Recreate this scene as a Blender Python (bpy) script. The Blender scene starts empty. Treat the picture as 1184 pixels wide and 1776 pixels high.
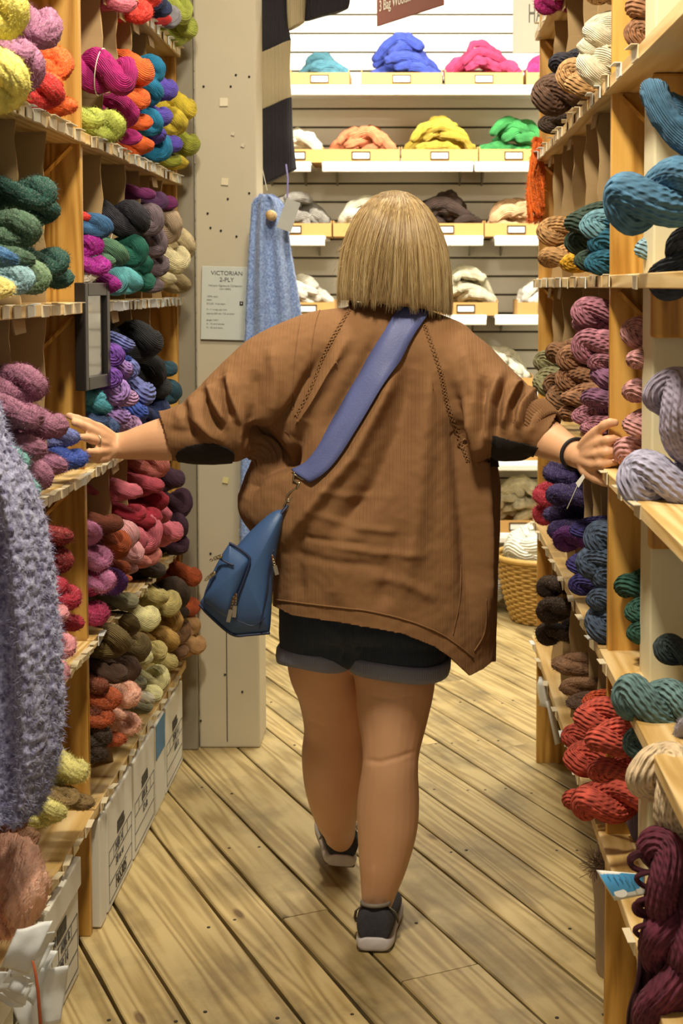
import bpy, bmesh, math, random
import numpy as np
from mathutils import Vector, Matrix, Quaternion, noise
from mathutils.bvhtree import BVHTree

# ------------------------------------------------------------------ camera, world, lights, exposure
SC = bpy.context.scene
COL = SC.collection
F, CX, CY, PIT, EYE = 2500.0, 718.0, 640.0, math.radians(3.3), 1.45
cd = bpy.data.cameras.new('camera'); cam = bpy.data.objects.new('camera', cd); COL.objects.link(cam)
cd.sensor_fit = 'HORIZONTAL'; cd.sensor_width = 36; cd.lens = 36*F/1184
cd.shift_x = (592-CX)/1184; cd.shift_y = -(888-CY)/1184
cam.location = (0, 0, EYE); cam.rotation_euler = (math.pi/2-PIT, 0, 0)
cd.dof.use_dof = True; cd.dof.focus_distance = 3.0; cd.dof.aperture_fstop = 13
cd.clip_start = 0.05
SC.camera = cam
SC.view_settings.view_transform = 'Standard'; SC.view_settings.look = 'None'
SC.view_settings.gamma = 1; SC.view_settings.use_curve_mapping = False
SC.view_settings.exposure = 0.0
wd = bpy.data.worlds.new('world'); SC.world = wd; wd.use_nodes = True
wd.node_tree.nodes['Background'].inputs[0].default_value = (1, .88, .72, 1)
wd.node_tree.nodes['Background'].inputs[1].default_value = 0.34

def area(name, loc, rot, sx, sy, power, col):
    l = bpy.data.lights.new(name, 'AREA'); l.shape = 'RECTANGLE'; l.size = sx; l.size_y = sy
    l.energy = power; l.color = col
    o = bpy.data.objects.new(name, l); COL.objects.link(o); o.location = loc; o.rotation_euler = rot
    return o
WARM = (1, .89, .70); NEUT = (1, .95, .84)
area('ceiling_lamp_aisle_front', (-.20, 1.75, 2.95), (math.radians(14), 0, 0), .20, .30, 62, WARM)
area('ceiling_lamp_aisle_mid', (-.16, 3.25, 2.98), (0, 0, 0), .16, .30, 26, WARM)
area('ceiling_lamp_back', (.1, 5.35, 2.98), (math.radians(28), 0, 0), 1.8, .3, 120, NEUT)
area('ceiling_lamp_floor_back', (.9, 5.0, 2.98), (0, math.radians(6), 0), .6, .6, 22, NEUT)

# ------------------------------------------------------------------ pixel <-> world helpers (used to read real positions off the photograph)
_s, _c = math.sin(PIT), math.cos(PIT)
def ray(px, py):
    u, v = (px-CX)/F, (CY-py)/F
    return Vector((u, v*_s+_c, v*_c-_s))
def W(px, py, Y):
    d = ray(px, py); t = Y/d.y
    return Vector((d.x*t, Y, EYE+d.z*t))
def WX(px, py, X):
    d = ray(px, py); t = X/d.x
    return Vector((X, d.y*t, EYE+d.z*t))
def proj(P):
    P = np.asarray(P, float); x = P[..., 0]; y = P[..., 1]; z = P[..., 2]-EYE
    w = y*_c-z*_s; v = y*_s+z*_c
    return CX+F*x/w, CY-F*v/w
def scl(Y): return F/Y

def lin(h):
    h = h.lstrip('#'); o = []
    for i in (0, 2, 4):
        c = int(h[i:i+2], 16)/255
        o.append(c/12.92 if c <= .04045 else ((c+.055)/1.055)**2.4)
    return (*o, 1)

# ------------------------------------------------------------------ object helpers
def tag(o, label=None, cat=None, group=None, kind=None):
    if label: o['label'] = label
    if cat: o['category'] = cat
    if group: o['group'] = group
    if kind: o['kind'] = kind
    return o
def empty(name, loc=(0, 0, 0), label=None, cat=None, group=None, rot=(0, 0, 0)):
    o = bpy.data.objects.new(name, None); COL.objects.link(o); o.location = loc; o.rotation_euler = rot
    o.empty_display_size = .05
    return tag(o, label, cat, group)
def link(name, me, mat=None, parent=None, loc=None, rot=None, scale=None):
    o = bpy.data.objects.new(name, me); COL.objects.link(o)
    if mat is not None and not me.materials: me.materials.append(mat)
    if parent is not None: o.parent = parent
    if loc is not None: o.location = loc
    if rot is not None: o.rotation_euler = rot
    if scale is not None: o.scale = scale
    return o

class MB:
    """collects vertices and faces of one mesh"""
    def __init__(s): s.v = []; s.f = []; s.uv = []; s.n = 0; s.mi = []
    def add(s, V, Fc, uv=None, mi=0):
        V = [tuple(p) for p in V]
        s.f += [tuple(i+s.n for i in f) for f in Fc]; s.v += V; s.n += len(V); s.mi += [mi]*len(Fc)
        s.uv += (list(uv) if uv is not None else [(0, 0)]*len(V))
        return s
    def box(s, x0, x1, y0, y1, z0, z1, mi=0):
        V = [(x, y, z) for x in (x0, x1) for y in (y0, y1) for z in (z0, z1)]
        Fc = [(0, 1, 3, 2), (4, 6, 7, 5), (0, 4, 5, 1), (2, 3, 7, 6), (0, 2, 6, 4), (1, 5, 7, 3)]
        return s.add(V, Fc, mi=mi)
    def rings(s, R, closed=True, cap=True, mi=0, loop=False):
        """R: list of rings (n points each)"""
        m = len(R); n = len(R[0]); V = []; uv = []
        for i, r in enumerate(R):
            for j, p in enumerate(r): V.append(tuple(p)); uv.append((j/n, i/max(1, m-1)))
        Fc = []
        for i in range(m if loop else m-1):
            a = i*n; b = ((i+1) % m)*n
            for j in range(n if closed else n-1):
                k = (j+1) % n
                Fc.append((a+j, a+k, b+k, b+j))
        if cap and not loop and closed:
            Fc.append(tuple(range(n-1, -1, -1))); Fc.append(tuple((m-1)*n+j for j in range(n)))
        return s.add(V, Fc, uv, mi)
    def tube(s, pts, rad, n=12, flat=None, up=None, round_cap=True, loop=False, mi=0):
        """tube through pts; rad scalar/list or list of (a,b) radii"""
        P = [Vector(p) for p in pts]; m = len(P)
        rr = [rad]*m if not hasattr(rad, '__len__') else list(rad)
        rr = [(r, r) if not hasattr(r, '__len__') else tuple(r) for r in rr]
        T = []
        for i in range(m):
            if loop: t = P[(i+1) % m]-P[i-1]
            else: t = P[min(i+1, m-1)]-P[max(i-1, 0)]
            T.append(t.normalized() if t.length > 1e-9 else Vector((0, 0, 1)))
        u = Vector(up) if up is not None else (Vector((0, 0, 1)) if abs(T[0].z) < .9 else Vector((0, 1, 0)))
        u = (u-T[0]*u.dot(T[0])).normalized()
        R = []
        fr = []
        for i in range(m):
            u = (u-T[i]*u.dot(T[i])).normalized(); fr.append((u.copy(), T[i].cross(u)))
        def ring(c, f, a, b):
            return [c+f[0]*(a*math.cos(2*math.pi*j/n))+f[1]*(b*math.sin(2*math.pi*j/n)) for j in range(n)]
        if round_cap and not loop:
            a, b = rr[0]
            for k in (.05, .45, .8): R.append(ring(P[0]-T[0]*min(a, b)*math.cos(math.asin(k)), fr[0], a*k, b*k))
        for i in range(m): R.append(ring(P[i], fr[i], *rr[i]))
        if round_cap and not loop:
            a, b = rr[-1]
            for k in (.8, .45, .05): R.append(ring(P[-1]+T[-1]*min(a, b)*math.cos(math.asin(k)), fr[-1], a*k, b*k))
        return s.rings(R, True, True, mi, loop)
    def mesh(s, name, mats=None, smooth=True):
        me = bpy.data.meshes.new(name); me.from_pydata(s.v, [], s.f)
        if any(u != (0, 0) for u in s.uv[:50]):
            L = me.uv_layers.new(name='uv')
            idx = np.zeros(len(me.loops), np.int32); me.loops.foreach_get('vertex_index', idx)
            L.data.foreach_set('uv', np.asarray(s.uv, np.float32)[idx].ravel())
        if mats is not None:
            for m in (mats if isinstance(mats, (list, tuple)) else [mats]): me.materials.append(m)
        if any(s.mi): me.polygons.foreach_set('material_index', s.mi)
        if smooth: me.polygons.foreach_set('use_smooth', [True]*len(me.polygons))
        me.update(); return me
    def build(s, name, mat, parent=None, smooth=True, loc=None, rot=None):
        return link(name, s.mesh(name, mat, smooth), None, parent, loc, rot)

def bevel(o, w=.002, seg=2):
    m = o.modifiers.new('bevel', 'BEVEL'); m.width = w; m.segments = seg; m.limit_method = 'ANGLE'
    return o
def spline(pts, n):
    """Catmull-Rom through pts (any dimension)"""
    P = np.asarray([tuple(p) for p in pts], float); m = len(P)
    out = []
    for q in np.linspace(0, m-1, n):
        i = min(int(q), m-2); t = q-i
        p0 = P[max(i-1, 0)]; p1 = P[i]; p2 = P[i+1]; p3 = P[min(i+2, m-1)]
        out.append(.5*((2*p1)+(-p0+p2)*t+(2*p0-5*p1+4*p2-p3)*t*t+(-p0+3*p1-3*p2+p3)*t**3))
    return np.array(out)

# ------------------------------------------------------------------ materials
def newmat(name):
    m = bpy.data.materials.new(name); m.use_nodes = True
    nt = m.node_tree; b = nt.nodes['Principled BSDF']
    return m, nt, b
def N(nt, t, **kw):
    n = nt.nodes.new(t)
    for k, v in kw.items():
        if k.startswith('_'): setattr(n, k[1:], v)
        else: n.inputs[k.replace('__', ' ')].default_value = v
    return n
def plain(name, col, rough=.6, metal=0, noise_amt=.12, scale=20, bump=.0, sheen=0):
    m, nt, b = newmat(name); L = nt.links.new
    c = lin(col) if isinstance(col, str) else col
    tc = N(nt, 'ShaderNodeTexCoord'); nz = N(nt, 'ShaderNodeTexNoise', Scale=scale, Detail=5.)
    L(tc.outputs['Object'], nz.inputs['Vector'])
    hsv = N(nt, 'ShaderNodeHueSaturation', Color=c)
    mr = N(nt, 'ShaderNodeMapRange'); mr.inputs['To Min'].default_value = 1-noise_amt; mr.inputs['To Max'].default_value = 1+noise_amt
    L(nz.outputs[0], mr.inputs[0]); L(mr.outputs[0], hsv.inputs['Value']); L(hsv.outputs[0], b.inputs['Base Color'])
    b.inputs['Roughness'].default_value = rough; b.inputs['Metallic'].default_value = metal
    b.inputs['Sheen Weight'].default_value = sheen
    if bump:
        bp = N(nt, 'ShaderNodeBump', Strength=.6, Distance=bump); L(nz.outputs[0], bp.inputs['Height']); L(bp.outputs[0], b.inputs['Normal'])
    return m
def wood(name, c1, c2, c3, gs=1., rough=.5, stain=0., axis=0, knots=True):
    """grain runs along local axis"""
    m, nt, b = newmat(name); L = nt.links.new
    tc = N(nt, 'ShaderNodeTexCoord'); oi = N(nt, 'ShaderNodeObjectInfo')
    mp = N(nt, 'ShaderNodeMapping'); sc = [9*gs]*3; sc[axis] = .55*gs; mp.inputs['Scale'].default_value = sc
    off = N(nt, 'ShaderNodeVectorMath', _operation='SCALE'); off.inputs[0].default_value = (17, 31, 7)
    L(oi.outputs['Random'], off.inputs['Scale'])
    L(tc.outputs['Object'], mp.inputs['Vector']); L(off.outputs[0], mp.inputs['Location'])
    dn = N(nt, 'ShaderNodeTexNoise', Scale=1.1, Detail=2.); L(mp.outputs[0], dn.inputs['Vector'])
    wv = N(nt, 'ShaderNodeMath', _operation='MULTIPLY'); wv.inputs[1].default_value = 62; L(dn.outputs[0], wv.inputs[0])
    sn = N(nt, 'ShaderNodeMath', _operation='SINE'); L(wv.outputs[0], sn.inputs[0])
    fine = N(nt, 'ShaderNodeTexNoise', Scale=9., Detail=6., Roughness=.65); L(mp.outputs[0], fine.inputs['Vector'])
    mr = N(nt, 'ShaderNodeMapRange'); mr.inputs['From Min'].default_value = -1; mr.inputs['To Min'].default_value = .0; mr.inputs['To Max'].default_value = .55
    L(sn.outputs[0], mr.inputs[0])
    ad = N(nt, 'ShaderNodeMath', _operation='MULTIPLY_ADD'); ad.inputs[1].default_value = .75; L(fine.outputs[0], ad.inputs[0]); L(mr.outputs[0], ad.inputs[2])
    cr = N(nt, 'ShaderNodeValToRGB'); e = cr.color_ramp.elements
    e[0].position = .25; e[0].color = lin(c1); e[1].position = .9; e[1].color = lin(c3)
    x = e.new(.55); x.color = lin(c2); L(ad.outputs[0], cr.inputs[0])
    out = cr.outputs[0]
    # board to board brightness
    hs = N(nt, 'ShaderNodeHueSaturation'); m2 = N(nt, 'ShaderNodeMapRange'); m2.inputs['To Min'].default_value = .86; m2.inputs['To Max'].default_value = 1.12
    L(oi.outputs['Random'], m2.inputs[0]); L(m2.outputs[0], hs.inputs['Value']); L(out, hs.inputs['Color']); out = hs.outputs[0]
    if stain:
        big = N(nt, 'ShaderNodeTexNoise', Scale=3.2, Detail=7., Roughness=.62); L(tc.outputs['Object'], big.inputs['Vector'])
        ao = N(nt, 'ShaderNodeVectorMath', _operation='ADD'); L(tc.outputs['Object'], ao.inputs[0]); L(off.outputs[0], ao.inputs[1]); L(ao.outputs[0], big.inputs['Vector'])
        r2 = N(nt, 'ShaderNodeMapRange'); r2.inputs['From Min'].default_value = .47; r2.inputs['From Max'].default_value = .72; r2.inputs['To Max'].default_value = stain
        L(big.outputs[0], r2.inputs[0])
        mx = N(nt, 'ShaderNodeMix', _data_type='RGBA'); mx.inputs['B'].default_value = lin('4c4638'); L(r2.outputs[0], mx.inputs['Factor']); L(out, mx.inputs['A']); out = mx.outputs['Result']
    if knots:
        vo = N(nt, 'ShaderNodeTexVoronoi', Scale=1.); mk = N(nt, 'ShaderNodeMapping'); s3 = [9.]*3; s3[axis] = 3.; mk.inputs['Scale'].default_value = s3
        L(tc.outputs['Object'], mk.inputs['Vector']); L(off.outputs[0], mk.inputs['Location']); L(mk.outputs[0], vo.inputs['Vector'])
        r3 = N(nt, 'ShaderNodeMapRange'); r3.inputs['From Min'].default_value = .06; r3.inputs['From Max'].default_value = .11; r3.inputs['To Min'].default_value = .75; r3.inputs['To Max'].default_value = 0
        L(vo.outputs['Distance'], r3.inputs[0])
        mx = N(nt, 'ShaderNodeMix', _data_type='RGBA'); mx.inputs['B'].default_value = lin('4a2c12'); L(r3.outputs[0], mx.inputs['Factor']); L(out, mx.inputs['A']); out = mx.outputs['Result']
    L(out, b.inputs['Base Color']); b.inputs['Roughness'].default_value = rough
    bp = N(nt, 'ShaderNodeBump', Strength=.35, Distance=.002); L(ad.outputs[0], bp.inputs['Height']); L(bp.outputs[0], b.inputs['Normal'])
    return m
def yarn_mat(name, ridges, lines, dist, fuzz=False):
    """strand relief on uv (around, along); the colour is the object's own colour"""
    m, nt, b = newmat(name); L = nt.links.new
    oi = N(nt, 'ShaderNodeObjectInfo'); tc = N(nt, 'ShaderNodeTexCoord'); uv = N(nt, 'ShaderNodeUVMap')
    nz = N(nt, 'ShaderNodeTexNoise', Scale=38., Detail=4.); L(tc.outputs['Object'], nz.inputs['Vector'])
    hs = N(nt, 'ShaderNodeHueSaturation'); mr = N(nt, 'ShaderNodeMapRange'); mr.inputs['From Min'].default_value = .3; mr.inputs['From Max'].default_value = .7
    mr.inputs['To Min'].default_value = .72; mr.inputs['To Max'].default_value = 1.22
    L(nz.outputs[0], mr.inputs[0]); L(mr.outputs[0], hs.inputs['Value']); L(oi.outputs['Color'], hs.inputs['Color'])
    b.inputs['Roughness'].default_value = .85; b.inputs['Sheen Weight'].default_value = .12; b.inputs['Sheen Roughness'].default_value = .4
    L(hs.outputs[0], b.inputs['Base Color']); L(hs.outputs[0], b.inputs['Sheen Tint'])
    if fuzz:
        n2 = N(nt, 'ShaderNodeTexNoise', Scale=260., Detail=3.); L(tc.outputs['Object'], n2.inputs['Vector'])
        bp = N(nt, 'ShaderNodeBump', Strength=.8, Distance=.003); L(n2.outputs[0], bp.inputs['Height']); L(bp.outputs[0], b.inputs['Normal'])
        mx = N(nt, 'ShaderNodeMix', _data_type='RGBA'); mx.inputs['B'].default_value = (.75, .68, .62, 1)
        r = N(nt, 'ShaderNodeMapRange'); r.inputs['From Min'].default_value = .54; r.inputs['From Max'].default_value = .75; r.inputs['To Max'].default_value = .22
        L(n2.outputs[0], r.inputs[0]); L(r.outputs[0], mx.inputs['Factor']); L(hs.outputs[0], mx.inputs['A']); L(mx.outputs['Result'], b.inputs['Base Color'])
        return m
    sp = N(nt, 'ShaderNodeSeparateXYZ'); L(uv.outputs[0], sp.inputs[0])
    def sin_of(a, bb, jit):
        k = N(nt, 'ShaderNodeMath', _operation='MULTIPLY'); k.inputs[1].default_value = a*2*math.pi; L(sp.outputs[0], k.inputs[0])
        k2 = N(nt, 'ShaderNodeMath', _operation='MULTIPLY_ADD'); k2.inputs[1].default_value = bb*2*math.pi; L(sp.outputs[1], k2.inputs[0]); L(k.outputs[0], k2.inputs[2])
        k3 = N(nt, 'ShaderNodeMath', _operation='MULTIPLY_ADD'); k3.inputs[1].default_value = jit; L(nz.outputs[0], k3.inputs[0]); L(k2.outputs[0], k3.inputs[2])
        s = N(nt, 'ShaderNodeMath', _operation='SINE'); L(k3.outputs[0], s.inputs[0]); return s
    s1 = sin_of(ridges, 1.5, 3.)
    bp = N(nt, 'ShaderNodeBump', Strength=.9, Distance=dist); L(s1.outputs[0], bp.inputs['Height'])
    if lines:
        s2 = sin_of(ridges, lines, 1.); b2 = N(nt, 'ShaderNodeBump', Strength=.5, Distance=dist*.6); L(s2.outputs[0], b2.inputs['Height']); L(bp.outputs[0], b2.inputs['Normal']); bp = b2
    L(bp.outputs[0], b.inputs['Normal'])
    return m
def knit_mat(name, col, sx=230., dist=.0007, rough=.85, var=.10, tint=None):
    m, nt, b = newmat(name); L = nt.links.new
    tc = N(nt, 'ShaderNodeTexCoord'); sp = N(nt, 'ShaderNodeSeparateXYZ'); L(tc.outputs['Object'], sp.inputs[0])
    def wave(i, k):
        a = N(nt, 'ShaderNodeMath', _operation='MULTIPLY'); a.inputs[1].default_value = k*2*math.pi; L(sp.outputs[i], a.inputs[0])
        s = N(nt, 'ShaderNodeMath', _operation='SINE'); L(a.outputs[0], s.inputs[0]); return s
    w1, w2 = wave(0, sx), wave(0, sx*.5)
    ad = N(nt, 'ShaderNodeMath', _operation='ADD'); L(w1.outputs[0], ad.inputs[0]); L(w2.outputs[0], ad.inputs[1])
    bp = N(nt, 'ShaderNodeBump', Strength=.4, Distance=dist); L(ad.outputs[0], bp.inputs['Height'])
    nz = N(nt, 'ShaderNodeTexNoise', Scale=14., Detail=8., Roughness=.7); L(tc.outputs['Object'], nz.inputs['Vector'])
    b2 = N(nt, 'ShaderNodeBump', Strength=.3, Distance=.004); L(nz.outputs[0], b2.inputs['Height']); L(bp.outputs[0], b2.inputs['Normal']); L(b2.outputs[0], b.inputs['Normal'])
    hs = N(nt, 'ShaderNodeHueSaturation', Color=lin(col)); mr = N(nt, 'ShaderNodeMapRange'); mr.inputs['To Min'].default_value = 1-var; mr.inputs['To Max'].default_value = 1+var
    L(nz.outputs[0], mr.inputs[0]); L(mr.outputs[0], hs.inputs['Value']); L(hs.outputs[0], b.inputs['Base Color'])
    b.inputs['Roughness'].default_value = rough; b.inputs['Sheen Weight'].default_value = .15; b.inputs['Sheen Tint'].default_value = lin(col)
    return m

PINE = wood('pine_upright', '9c6e28', 'c08e3e', 'd2a352', axis=2, rough=.45)
PINE_SHELF = wood('pine_shelf', 'b4904e', 'cdaa6c', 'dcc08a', axis=1, rough=.5)
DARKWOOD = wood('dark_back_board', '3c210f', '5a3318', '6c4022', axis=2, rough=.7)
FLOORW = wood('floor_plank', '8f7a4e', 'ad9664', 'bfaa78', gs=1.0, axis=0, rough=.45, stain=.75)
CARD = plain('cardboard', 'a58a60', .85, noise_amt=.07, scale=9, bump=.001)
TRAYC = plain('tray_cardboard', 'b98f52', .8, noise_amt=.05, scale=8)
WHITECARD = plain('white_card', 'e4e4dc', .7, noise_amt=.04)
TAGM = plain('price_tag_paper', 'dccfae', .35, noise_amt=.10, scale=60)
TAGW = plain('price_tag_plastic', 'dfe3e0', .25, noise_amt=.10, scale=60)
BOXW = plain('white_file_box_card', 'd4d1c4', .75, noise_amt=.05, scale=6)
BLACK = plain('black_ink', '1b1a18', .6, noise_amt=.1)
GREYINK = plain('grey_ink', '4b4d4e', .7)
PAINT = plain('cream_painted_wood', 'bdb49c', .55, noise_amt=.07, scale=5, bump=.003)
PAINTR = plain('white_painted_wood', 'd6cfae', .5, noise_amt=.06, scale=5, bump=.003)
GREYBOARD = plain('grey_painted_board', '8a8472', .7, noise_amt=.12, scale=12)
SLAT = plain('slat_board', 'dad6ca', .55, noise_amt=.03, scale=4)
WHITEP = plain('white_shelf_plastic', 'efefe6', .4, noise_amt=.02)
CEIL = plain('ceiling_paint', 'e6dfcb', .8, noise_amt=.02)
SKIN = None
METAL = plain('nickel', 'b9ab8f', .28, 1, noise_amt=.05)
YS = yarn_mat('yarn_smooth', 40, 0, .0012)
YC = yarn_mat('yarn_chunky', 14, 42, .0020)
YF = yarn_mat('yarn_fuzzy', 0, 0, 0, True)
YR = yarn_mat('wool_roving', 22, 0, .0025)

# ------------------------------------------------------------------ floor
ND = Vector((.902, .432, 0)).normalized(); PD = Vector((ND.y, -ND.x, 0))   # normal and run of the planks
fl = MB().box(-2.2, 2.2, .8, 7.6, -.06, -.022).build('floor', plain('floor_gap_dark', '1d1409', .9)); tag(fl, kind='structure')
offs = [-.60, -.46, -.33, -.19, -.05, .08, .20, .31, .43, .55, .679, .794, .997, 1.12, 1.24, 1.40, 1.578-.151, 1.578, 1.666, 1.787, 1.926, 2.023, 2.169, 2.313]
offs = sorted(set(round(o, 3) for o in offs)); offs = [o for o in offs if o != 1.40]
rnd = random.Random(4)
while offs[-1] < 5.0: offs.append(offs[-1]+rnd.choice((.10, .12, .14, .15)))
ang = math.atan2(PD.y, PD.x)
for a, b in zip(offs[:-1], offs[1:]):
    m = (a+b)/2
    # run of this plank inside the room
    ts = []
    for k in range(-400, 400):
        t = k*.02; p = ND*m+PD*t
        if -1.7 < p.x < 1.7 and 1.3 < p.y < 7.3: ts.append(t)
    if len(ts) < 12: continue
    t0, t1 = ts[0], ts[-1]
    cuts = [t0]
    q = t0+rnd.uniform(.9, 3.2)
    while q < t1-.5: cuts.append(q); q += rnd.uniform(2.0, 3.6)
    cuts.append(t1)
    for c0, c1 in zip(cuts[:-1], cuts[1:]):
        g = rnd.choice((.0022, .003, .0042))*(1.0 if m > 1.6 else 1.2); w = (b-a)/2-g; hl = (c1-c0)/2-.0015; nseg = 14
        mb = MB(); R = []
        for i in range(nseg+1):
            x = -hl+2*hl*i/nseg
            e1 = rnd.uniform(-.0016, .0012); e2 = rnd.uniform(-.0016, .0012)
            R.append([(x, -w+e1, -.022), (x, -w+e1, -.0025), (x, -w+e1+.003, 0), (x, w-e2-.003, 0), (x, w-e2, -.0025), (x, w-e2, -.022)])
        mb.rings([[Vector(p) for p in r] for r in R])
        c = ND*m+PD*((c0+c1)/2)
        o = link('plank', mb.mesh('plank', FLOORW, False), None, fl, (c.x, c.y, rnd.uniform(-.0008, .0006)), (0, 0, ang))

# nail heads where the boards cross the joists
NAILM = MB().tube([(0, 0, -.001), (0, 0, .0008)], .0042, 8, round_cap=False).mesh('nail', plain('old_nail', '2c2419', .7), False)
for jy in (2.35, 2.78, 3.2, 3.64, 4.07, 4.5, 4.95):
    for a, b in zip(offs[:-1], offs[1:]):
        for q in (.2, .8):
            if rnd.random() < .35: continue
            d_ = a+(b-a)*q; yy = jy+rnd.uniform(-.03, .03); xx = (d_-ND.y*yy)/ND.x
            if -.66 < xx < .5: link('nail', NAILM, None, fl, (xx, yy, 0))

# ------------------------------------------------------------------ ceiling, side walls and slatted back wall
tag(MB().box(-2.2, 2.2, .5, 7.0, 3.05, 3.1).build('ceiling', CEIL), kind='structure')
tag(MB().box(-1.36, -1.30, .5, 6.82, 0, 3.05).build('wall_left', PAINT), kind='structure')
tag(MB().box(1.30, 1.36, .5, 6.82, 0, 3.05).build('wall_right', PAINT), kind='structure')
YW = 6.78
wall = MB().box(-1.3, 1.3, YW, YW+.04, 0, 3.05).build('wall_back', plain('slat_groove_shadow', '5a523f', .9)); tag(wall, kind='structure')
sh = .0865; me = MB().box(-1.29, 1.29, -.014, 0, .004, sh-.0045).mesh('slat', SLAT, False)
z = 2.36-sh*27
while z < 3.0:
    if z > 0: bevel(link('slat', me, None, wall, (0, YW, z)), .003, 1)
    z += sh

# ------------------------------------------------------------------ shelving units on both sides of the aisle
BARS = []   # (side, zlow, zhigh, y) planes that skeins may not cross
def shelf_unit(side, name, label, y0, y1, shelves, cat_depth, uprights, dividers, tags, front, back=True, depth=.36):
    """side -1 left, +1 right. front = |x| of the shelf edge. uprights: list of y. dividers {row:[y..]}"""
    root = empty(name, (side*front, (y0+y1)/2, 0), label, 'shelves')
    ox, oy = side*front, (y0+y1)/2
    def B(nm, xa, xb, ya, yb, za, zb, mat, w=.0015):
        xs = sorted((side*xa, side*xb))
        o = MB().box(xs[0]-(xs[0]+xs[1])/2, xs[1]-(xs[0]+xs[1])/2, -(yb-ya)/2, (yb-ya)/2, -(zb-za)/2, (zb-za)/2).build(nm, mat, root, False)
        o.location = ((xs[0]+xs[1])/2-ox, (ya+yb)/2-oy, (za+zb)/2)
        if w: bevel(o, w, 1)
        return o
    for y in uprights: B('upright', front+.002, front+depth, y, y+.022, .0, 2.62, PINE)
    for y in uprights: BARS.append((side, 0, 3, y, y+.022))
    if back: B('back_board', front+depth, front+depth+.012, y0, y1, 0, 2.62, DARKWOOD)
    for z in shelves: B('shelf', front-.012, front+depth-.004, y0+.003, y1-.003, z-.024, z, PINE_SHELF)
    tops = sorted(shelves)
    for z, ys in dividers.items():
        zi = tops.index(z); zt = tops[zi+1] if zi+1 < len(tops) else 2.62
        for y in ys:
            BARS.append((side, z, zt, y, y+.005))
            # cardboard divider with a slightly wavy front edge and a folded flap at its top
            R = []; rr = random.Random(int(y*1000)+int(z*100)); h = zt-z-.026
            V = []; nz_ = 10
            for t in (0, .005):
                for k in range(nz_+1):
                    zz = z+.001+h*k/nz_; wob = .003*math.sin(k*1.7+y*9)+rr.uniform(-.0015, .0015)
                    V.append((side*(front+.014+wob)-ox, y+t-oy+.006*math.sin(k*.5+y*5), zz)); V.append((side*(front+depth-.02)-ox, y+t-oy, zz))
            Fc = []
            n2 = 2*(nz_+1)
            for k in range(nz_):
                a = 2*k; Fc.append((a, a+1, a+3, a+2)); Fc.append((n2+a, n2+a+2, n2+a+3, n2+a+1)); Fc.append((a, a+2, n2+a+2, n2+a))
            Fc.append((2*nz_, 2*nz_+1, n2+2*nz_+1, n2+2*nz_))
            link('divider', MB().add(V, Fc).mesh('divider', CARD, False), None, root)
            if rr.random() < .6:
                xa = side*(front+.01)-ox
                f = MB().add([(xa, y-oy, zt-.027), (xa, y+.085-oy, zt-.027), (xa-side*.004, y+.08-oy, zt-.052), (xa-side*.004, y+.006-oy, zt-.055),
                              (xa+side*.003, y-oy, zt-.027), (xa+side*.003, y+.085-oy, zt-.027), (xa-side*.001, y+.08-oy, zt-.052), (xa-side*.001, y+.006-oy, zt-.055)],
                             [(0, 1, 2, 3), (4, 7, 6, 5), (0, 3, 7, 4), (1, 5, 6, 2), (2, 6, 7, 3)])
                link('divider_flap', f.mesh('divider_flap', CARD, False), None, root)
    for z, lst in tags.items():
        for y, white in lst:
            key = 'tagmesh%d' % white
            me = bpy.data.meshes.get(key)
            if me is None:
                me = MB().box(-.0012, .0012, -.023, .023, -.012, .011).box(-.012, .001, -.023, .023, .010, .0115).mesh(key, TAGW if white else TAGM, False)
            rr = random.Random(int(y*997)+int(z*51))
            o = link('price_tag', me, None, root, (side*(front-.0140)-ox, y-oy, z-.0115+rr.uniform(-.002, .002)), (rr.uniform(-.08, .08), 0, rr.uniform(-.12, .12)+(math.pi if side < 0 else 0)))
    return root, B

ZL = [.29, .67, 1.05, 1.415, 1.78, 2.165]
ZR = [.39, .75, 1.105, 1.47, 1.835, 2.20]
def yL(px, X=.72): return X*F/(CX-px)          # distance of a point of the left shelf edge
def yR(px, X=.37): return X*F/(px-CX)
rt = random.Random(8)
def tagrow(y0, y1, step, w=.3, prob=1):
    out = []; y = y0
    while y < y1:
        if rt.random() < prob: out.append((y, rt.random() < w))
        y += step*rt.uniform(.8, 1.25)
    return out
left_far, BLF = shelf_unit(-1, 'shelf_unit', 'pine shelving on the left beyond the near post, cardboard dividers, bright skeins', 3.14, 4.42, ZL, .36,
    [3.14, 4.40], {.29: [3.46, 3.86, 4.15], .67: [3.45, 3.66, 3.86, 4.10], 1.05: [3.47, 3.74, 4.02], 1.415: [3.40, 3.68, 3.88, 4.03, 4.2],
    1.78: [3.42, 3.60, 3.78, 4.0], 2.165: [3.42, 3.66]},
    {1.415: tagrow(3.36, 4.38, .062, .75), 1.78: tagrow(3.2, 4.38, .07, .35), 2.165: tagrow(3.3, 4.38, .09, .4), 1.05: tagrow(3.2, 3.4, .06, .3),
     .67: tagrow(3.2, 4.3, .08, .1), .29: tagrow(3.2, 4.3, .1, .1)}, .72)
left_near, BLN = shelf_unit(-1, 'shelf_unit', 'pine shelving at the left edge of the picture, nearest the camera', 2.0, 3.135, ZL, .36,
    [2.0], {.29: [2.3, 2.55], .67: [2.3, 2.6], 1.05: [2.3, 2.62, 2.86], 1.415: [2.25, 2.45, 2.68, 2.88], 1.78: [2.3, 2.6]},
    {1.415: tagrow(2.3, 3.1, .085, .2), 1.78: tagrow(2.5, 3.1, .06, .3), 1.05: tagrow(2.45, 3.12, .055, .2), .67: tagrow(2.75, 3.12, .06, 0), .29: tagrow(2.4, 3.1, .09, 0)}, .72)
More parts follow.
